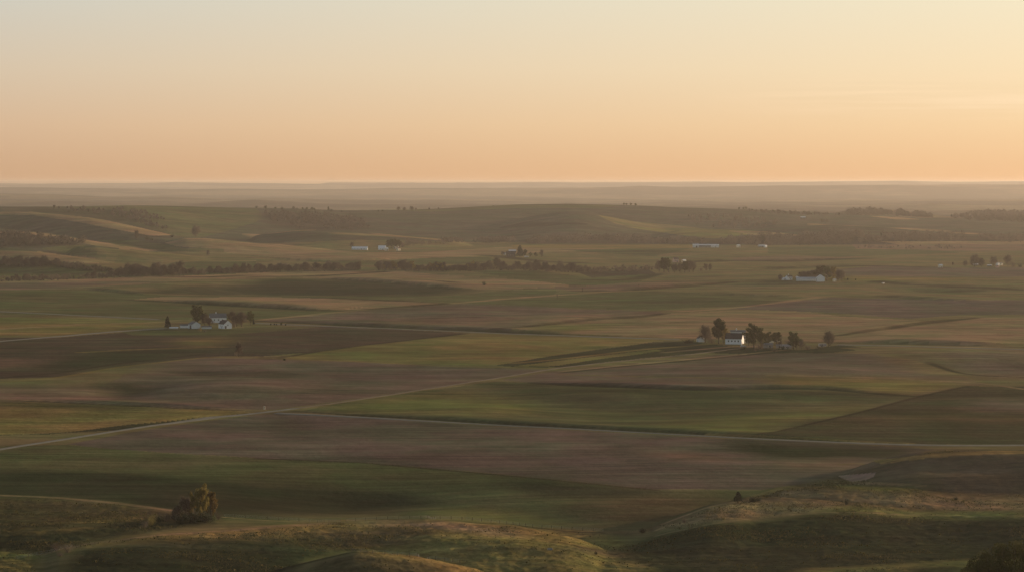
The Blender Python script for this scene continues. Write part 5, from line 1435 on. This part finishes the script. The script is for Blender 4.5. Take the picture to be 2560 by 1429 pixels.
def vehicle(px, py, rot, paint, label, kind='car'):
    p = at(px, py)
    root = bpy.data.objects.new('parked_car' if kind == 'car' else 'camper_trailer', None)
    root.location = p
    root.rotation_euler = (0, 0, rot)
    COL.objects.link(root)
    tag(root, label, 'car' if kind == 'car' else 'camper')
    m = MB()
    if kind == 'car':
        prof = [(-2.3, .35), (2.3, .35), (2.35, .85), (1.5, 1.0), (.8, 1.5), (-1.3, 1.55), (-2.1, 1.05), (-2.35, .8)]
        hw = .9
    else:
        prof = [(-3.2, .5), (3.2, .5), (3.5, 1.4), (3.2, 2.8), (-3.1, 2.85), (-3.4, 1.4)]
        hw = 1.15
    n = len(prof)
    m.poly([(x, -hw, z) for x, z in prof] + [(x, hw, z) for x, z in prof], [tuple(range(n)), tuple(range(n, 2 * n))[::-1]] + [(i, n + i, n + (i + 1) % n, (i + 1) % n) for i in range(n)])
    m.build('body', paint, root)
    if kind == 'car':
        for sg in (-1, 1):
            y = sg * (hw + .015)
            MB().poly([(-1.6, y, 1.05), (1.1, y, 1.05), (.7, y, 1.42), (-1.2, y, 1.46)], [(0, 1, 2, 3) if sg < 0 else (3, 2, 1, 0)]).build('side_window', GLASS, root)
        xs = (-1.45, 1.45)
    else:
        for x in (-1.8, .2, 2.0):
            MB().box(x - .5, x + .5, -hw - .04, -hw - .005, 1.5, 2.2).build('window', GLASS, root)
        MB().box(-.9, -.3, -hw - .04, -hw - .005, .6, 2.4).build('door', DOORM, root)
        xs = (-.5, .5)
    for x in xs:
        for sg in (-1, 1):
            w = MB()
            cylinder(w, x, sg * (hw - .1), .36, .36, .13)
            wo = w.build('wheel', RUBBER, root)
            r = MB()
            cylinder(r, x, sg * (hw + .035), .36, .2, .01)
            r.build('rim', W_METAL, wo)
    return root
vehicle(2208, 709, .9, CARW, 'white car driving on the far field road right of the farm')
vehicle(1858, 866, .3, CARB, 'pale blue car parked in front of the big white barn')
vehicle(2056, 866, .05, CAMPER, 'pale grey camper left of the lone leafless tree', 'camper')

WOODP = flat_mat('pole_wood', (.12, .095, .075))
def pole(px, py, hpx, label):
    p = at(px, py)
    h = hpx * p.y / F
    root = bpy.data.objects.new('utility_pole', None)
    root.location = p
    root.rotation_euler = (0, 0, .3)
    COL.objects.link(root)
    tag(root, label, 'pole', 'utility poles in the fields')
    v, f = tube([(0, 0, -.5), (0, 0, h)], [.22, .15], 8)
    link(bpy.data.objects.new('post', mesh_from('post', v, f, WOODP)), root)
    MB().box(-1.2, 1.2, .16, .30, h - 1.2, h - 1.0).build('crossarm', WOODP, root)
pole(1597, 724, 14, 'utility pole at the edge of the reddish field')
pole(1393, 745, 11, 'utility pole in the green field left of the reddish field')
pole(1457 - 1, 729, 10, 'utility pole on the track left of the reddish field')
pole(1954, 872, 34, 'tall thin utility pole between the trees of the right farmstead')

p = at(661, 1022)
root = bpy.data.objects.new('marker_post', None)
root.location = p
COL.objects.link(root)
tag(root, 'small white post standing where the two gravel roads meet', 'post')
MB().box(-.45, .45, -.3, .3, -.3, 1.7).build('post', W_CREAM, root)
MB().box(-.55, .55, -.4, .4, 1.7, 1.85).build('cap', W_CREAM, root)

def fence(px_line, spacing, label, height=1.35):
    P = world_line(px_line, 4)
    s = np.concatenate([[0], np.cumsum(np.hypot(*np.diff(P, axis=0).T))])
    n = int(s[-1] / spacing)
    q = np.linspace(0, s[-1], n)
    X, Y = np.interp(q, s, P[:, 0]), np.interp(q, s, P[:, 1])
    Z = ground_z(X, Y)
    root = bpy.data.objects.new('wire_fence', None)
    root.location = (X[0], Y[0], Z[0])
    COL.objects.link(root)
    tag(root, label, 'fence')
    v, f = tube([(0, 0, -.4), (0, 0, height)], [.085, .07], 6)
    me = mesh_from('post', v, f, WOODP)
    for x, y, z in zip(X, Y, Z):
        o = bpy.data.objects.new('post', me)
        o.location = (x - X[0], y - Y[0], z - Z[0])
        o.rotation_euler = (random.uniform(-.06, .06), random.uniform(-.06, .06), 0)
        link(o, root)
    parts = [tube([(x - X[0], y - Y[0], z - Z[0] + hh) for x, y, z in zip(X, Y, Z)], [.012] * n, 3) for hh in (.4, .8, 1.2)]
    v, f = join(parts)
    link(bpy.data.objects.new('wire', mesh_from('wire', v, f, W_METAL)), root)
fence([(560, 1291), (640, 1296), (700, 1299), (780, 1304), (850, 1305)], 4.5, 'wire fence running right from the golden tree to the knoll top')
fence([(865, 1303), (960, 1297), (1060, 1295.5), (1160, 1298), (1240, 1306), (1330, 1317), (1420, 1323), (1510, 1328)], 4.5, 'wire fence along the top of the middle knoll')
fence([(880, 1378), (960, 1384), (1060, 1394), (1150, 1406)], 4.0, 'wire fence on the nearest rise at bottom centre')
fence([(40, 1398), (110, 1384), (180, 1366)], 4.0, 'short wire fence beside the brush at lower left')

# pale stone trough in the rough grass
p = at(1375, 1373)
root = bpy.data.objects.new('stone_trough', None)
root.location = p
COL.objects.link(root)
tag(root, 'small pale stone trough in the rough grass at bottom centre', 'trough')
MB().box(-1.0, 1.0, -.5, .5, -.2, .25).build('base', CONC, root)
MB().box(-.9, .9, -.42, -.30, .25, .62).box(-.9, .9, .30, .42, .25, .62).box(-.9, -.78, -.298, .298, .25, .62).box(.78, .9, -.298, .298, .25, .62).build('rim', CONC, root)

# ------------------------------------------------------------------ light
SUN_EL, SUN_AZ = math.radians(6.5), math.radians(55.0)   # azimuth measured to the right of the view direction
d = Vector((math.sin(SUN_AZ) * math.cos(SUN_EL), math.cos(SUN_AZ) * math.cos(SUN_EL), math.sin(SUN_EL)))
sun = bpy.data.lights.new('sun', 'SUN')
sun.energy = 5.0
sun.angle = math.radians(.6)
sun.color = (1.0, .71, .46)
suno = bpy.data.objects.new('sun', sun)
suno.rotation_euler = (-d).to_track_quat('-Z', 'Y').to_euler()
COL.objects.link(suno)

w = bpy.data.worlds.new('World')
scene.world = w
w.use_nodes = True
nt = w.node_tree
bg = nt.nodes['Background']
sky = node(nt, 'ShaderNodeTexSky', sky_type='NISHITA')
sky.sun_disc = False
sky.sun_elevation = SUN_EL
sky.sun_rotation = SUN_AZ
sky.air_density = 1.2
sky.dust_density = 2.5
sky.ozone_density = 1.5
vec = node(nt, 'ShaderNodeTexCoord').outputs['Generated']
sep = node(nt, 'ShaderNodeSeparateXYZ')
nt.links.new(vec, sep.inputs[0])
X_, Y_, Z_ = sep.outputs
# the low band of dusty air over the horizon, brighter and warmer toward the sun
def ramp(stops, fac):
    r = node(nt, 'ShaderNodeValToRGB')
    while len(r.color_ramp.elements) < len(stops):
        r.color_ramp.elements.new(.5)
    for e, (p_, c_) in zip(r.color_ramp.elements, stops):
        e.position = p_
        e.color = (*[v_ * .785 for v_ in c_], 1)
    nt.links.new(fac, r.inputs[0])
    return r.outputs[0]
el = maprange(nt, Z_, -.01, .09, 0, 1)
left = ramp([(0, (.36, .20, .095)), (.101, (.36, .20, .095)), (.1065, (.60, .365, .21)), (.30, (.68, .47, .30)), (.50, (.68, .55, .40)), (.75, (.63, .60, .51)), (1, (.52, .545, .51))], el)
right = ramp([(0, (.56, .31, .125)), (.101, (.56, .31, .125)), (.1065, (.88, .515, .26)), (.30, (.95, .66, .37)), (.50, (.97, .76, .48)), (.75, (.93, .81, .57)), (1, (.76, .73, .60))], el)
side = maprange(nt, X_, -.19, .19, 0, 1)
band = mixc(nt, side, left, right)
# thin streaks of cloud low on the right
mp = node(nt, 'ShaderNodeMapping')
mp.inputs['Scale'].default_value = (5, 5, 150)
nt.links.new(vec, mp.inputs['Vector'])
st = noise_tex(nt, mp.outputs['Vector'], 3.0, 5, .6)
zmask = maprange(nt, math_n(nt, 'ABSOLUTE', math_n(nt, 'SUBTRACT', Z_, .0302), 0), 0, .009, 1, 0)
xmask = maprange(nt, X_, .06, .17, 0, 1)
cl = math_n(nt, 'MULTIPLY', math_n(nt, 'MULTIPLY', zmask, xmask), maprange(nt, st, .42, .66, 0, .7))
band = mixc(nt, cl, band, (.82, .62, .40))
nsc = node(nt, 'ShaderNodeVectorMath', operation='SCALE')
nt.links.new(sky.outputs[0], nsc.inputs[0])
nsc.inputs['Scale'].default_value = .125
blend = node(nt, 'ShaderNodeMapRange', interpolation_type='SMOOTHSTEP')
blend.inputs['From Min'].default_value = .075
blend.inputs['From Max'].default_value = .30
nt.links.new(Z_, blend.inputs['Value'])
nt.links.new(mixc(nt, blend.outputs['Result'], band, nsc.outputs[0]), bg.inputs['Color'])
bg.inputs['Strength'].default_value = 1.0

# ------------------------------------------------------------------ haze
HAZE = 2.15e-5
zmin = float(ZZ.min())
zmax = max(float(ZZ.max()), EYE) + 3
m = MB()
X1 = 45000 * 1.1 + 500
m.box(-X1, X1, -60, 45800, zmin - 1, zmax)
hm = bpy.data.materials.new('air')
hm.use_nodes = True
hn = hm.node_tree
hn.nodes.clear()
out = hn.nodes.new('ShaderNodeOutputMaterial')
pv = hn.nodes.new('ShaderNodeVolumePrincipled')
pv.inputs['Color'].default_value = (.95, .885, .82, 1)
pv.inputs['Density'].default_value = HAZE
pv.inputs['Anisotropy'].default_value = .4
hn.links.new(pv.outputs[0], out.inputs['Volume'])
hz = m.build('haze', hm)
tag(hz, 'thin warm evening haze filling the air over the valley', kind='stuff')

# ------------------------------------------------------------------ render settings
scene.view_settings.view_transform = 'Standard'
scene.view_settings.look = 'None'
scene.view_settings.gamma = 1
scene.view_settings.exposure = .35
scene.render.film_transparent = False
cy = scene.cycles
cy.max_bounces = 4
cy.diffuse_bounces = 2
cy.glossy_bounces = 2
cy.transmission_bounces = 2
cy.volume_bounces = 1
cy.transparent_max_bounces = 6
cy.use_adaptive_sampling = True
cy.adaptive_threshold = 0.015
cy.use_denoising = True
print('GRID', NR, NC, 'z', ZZ.min(), ZZ.max())
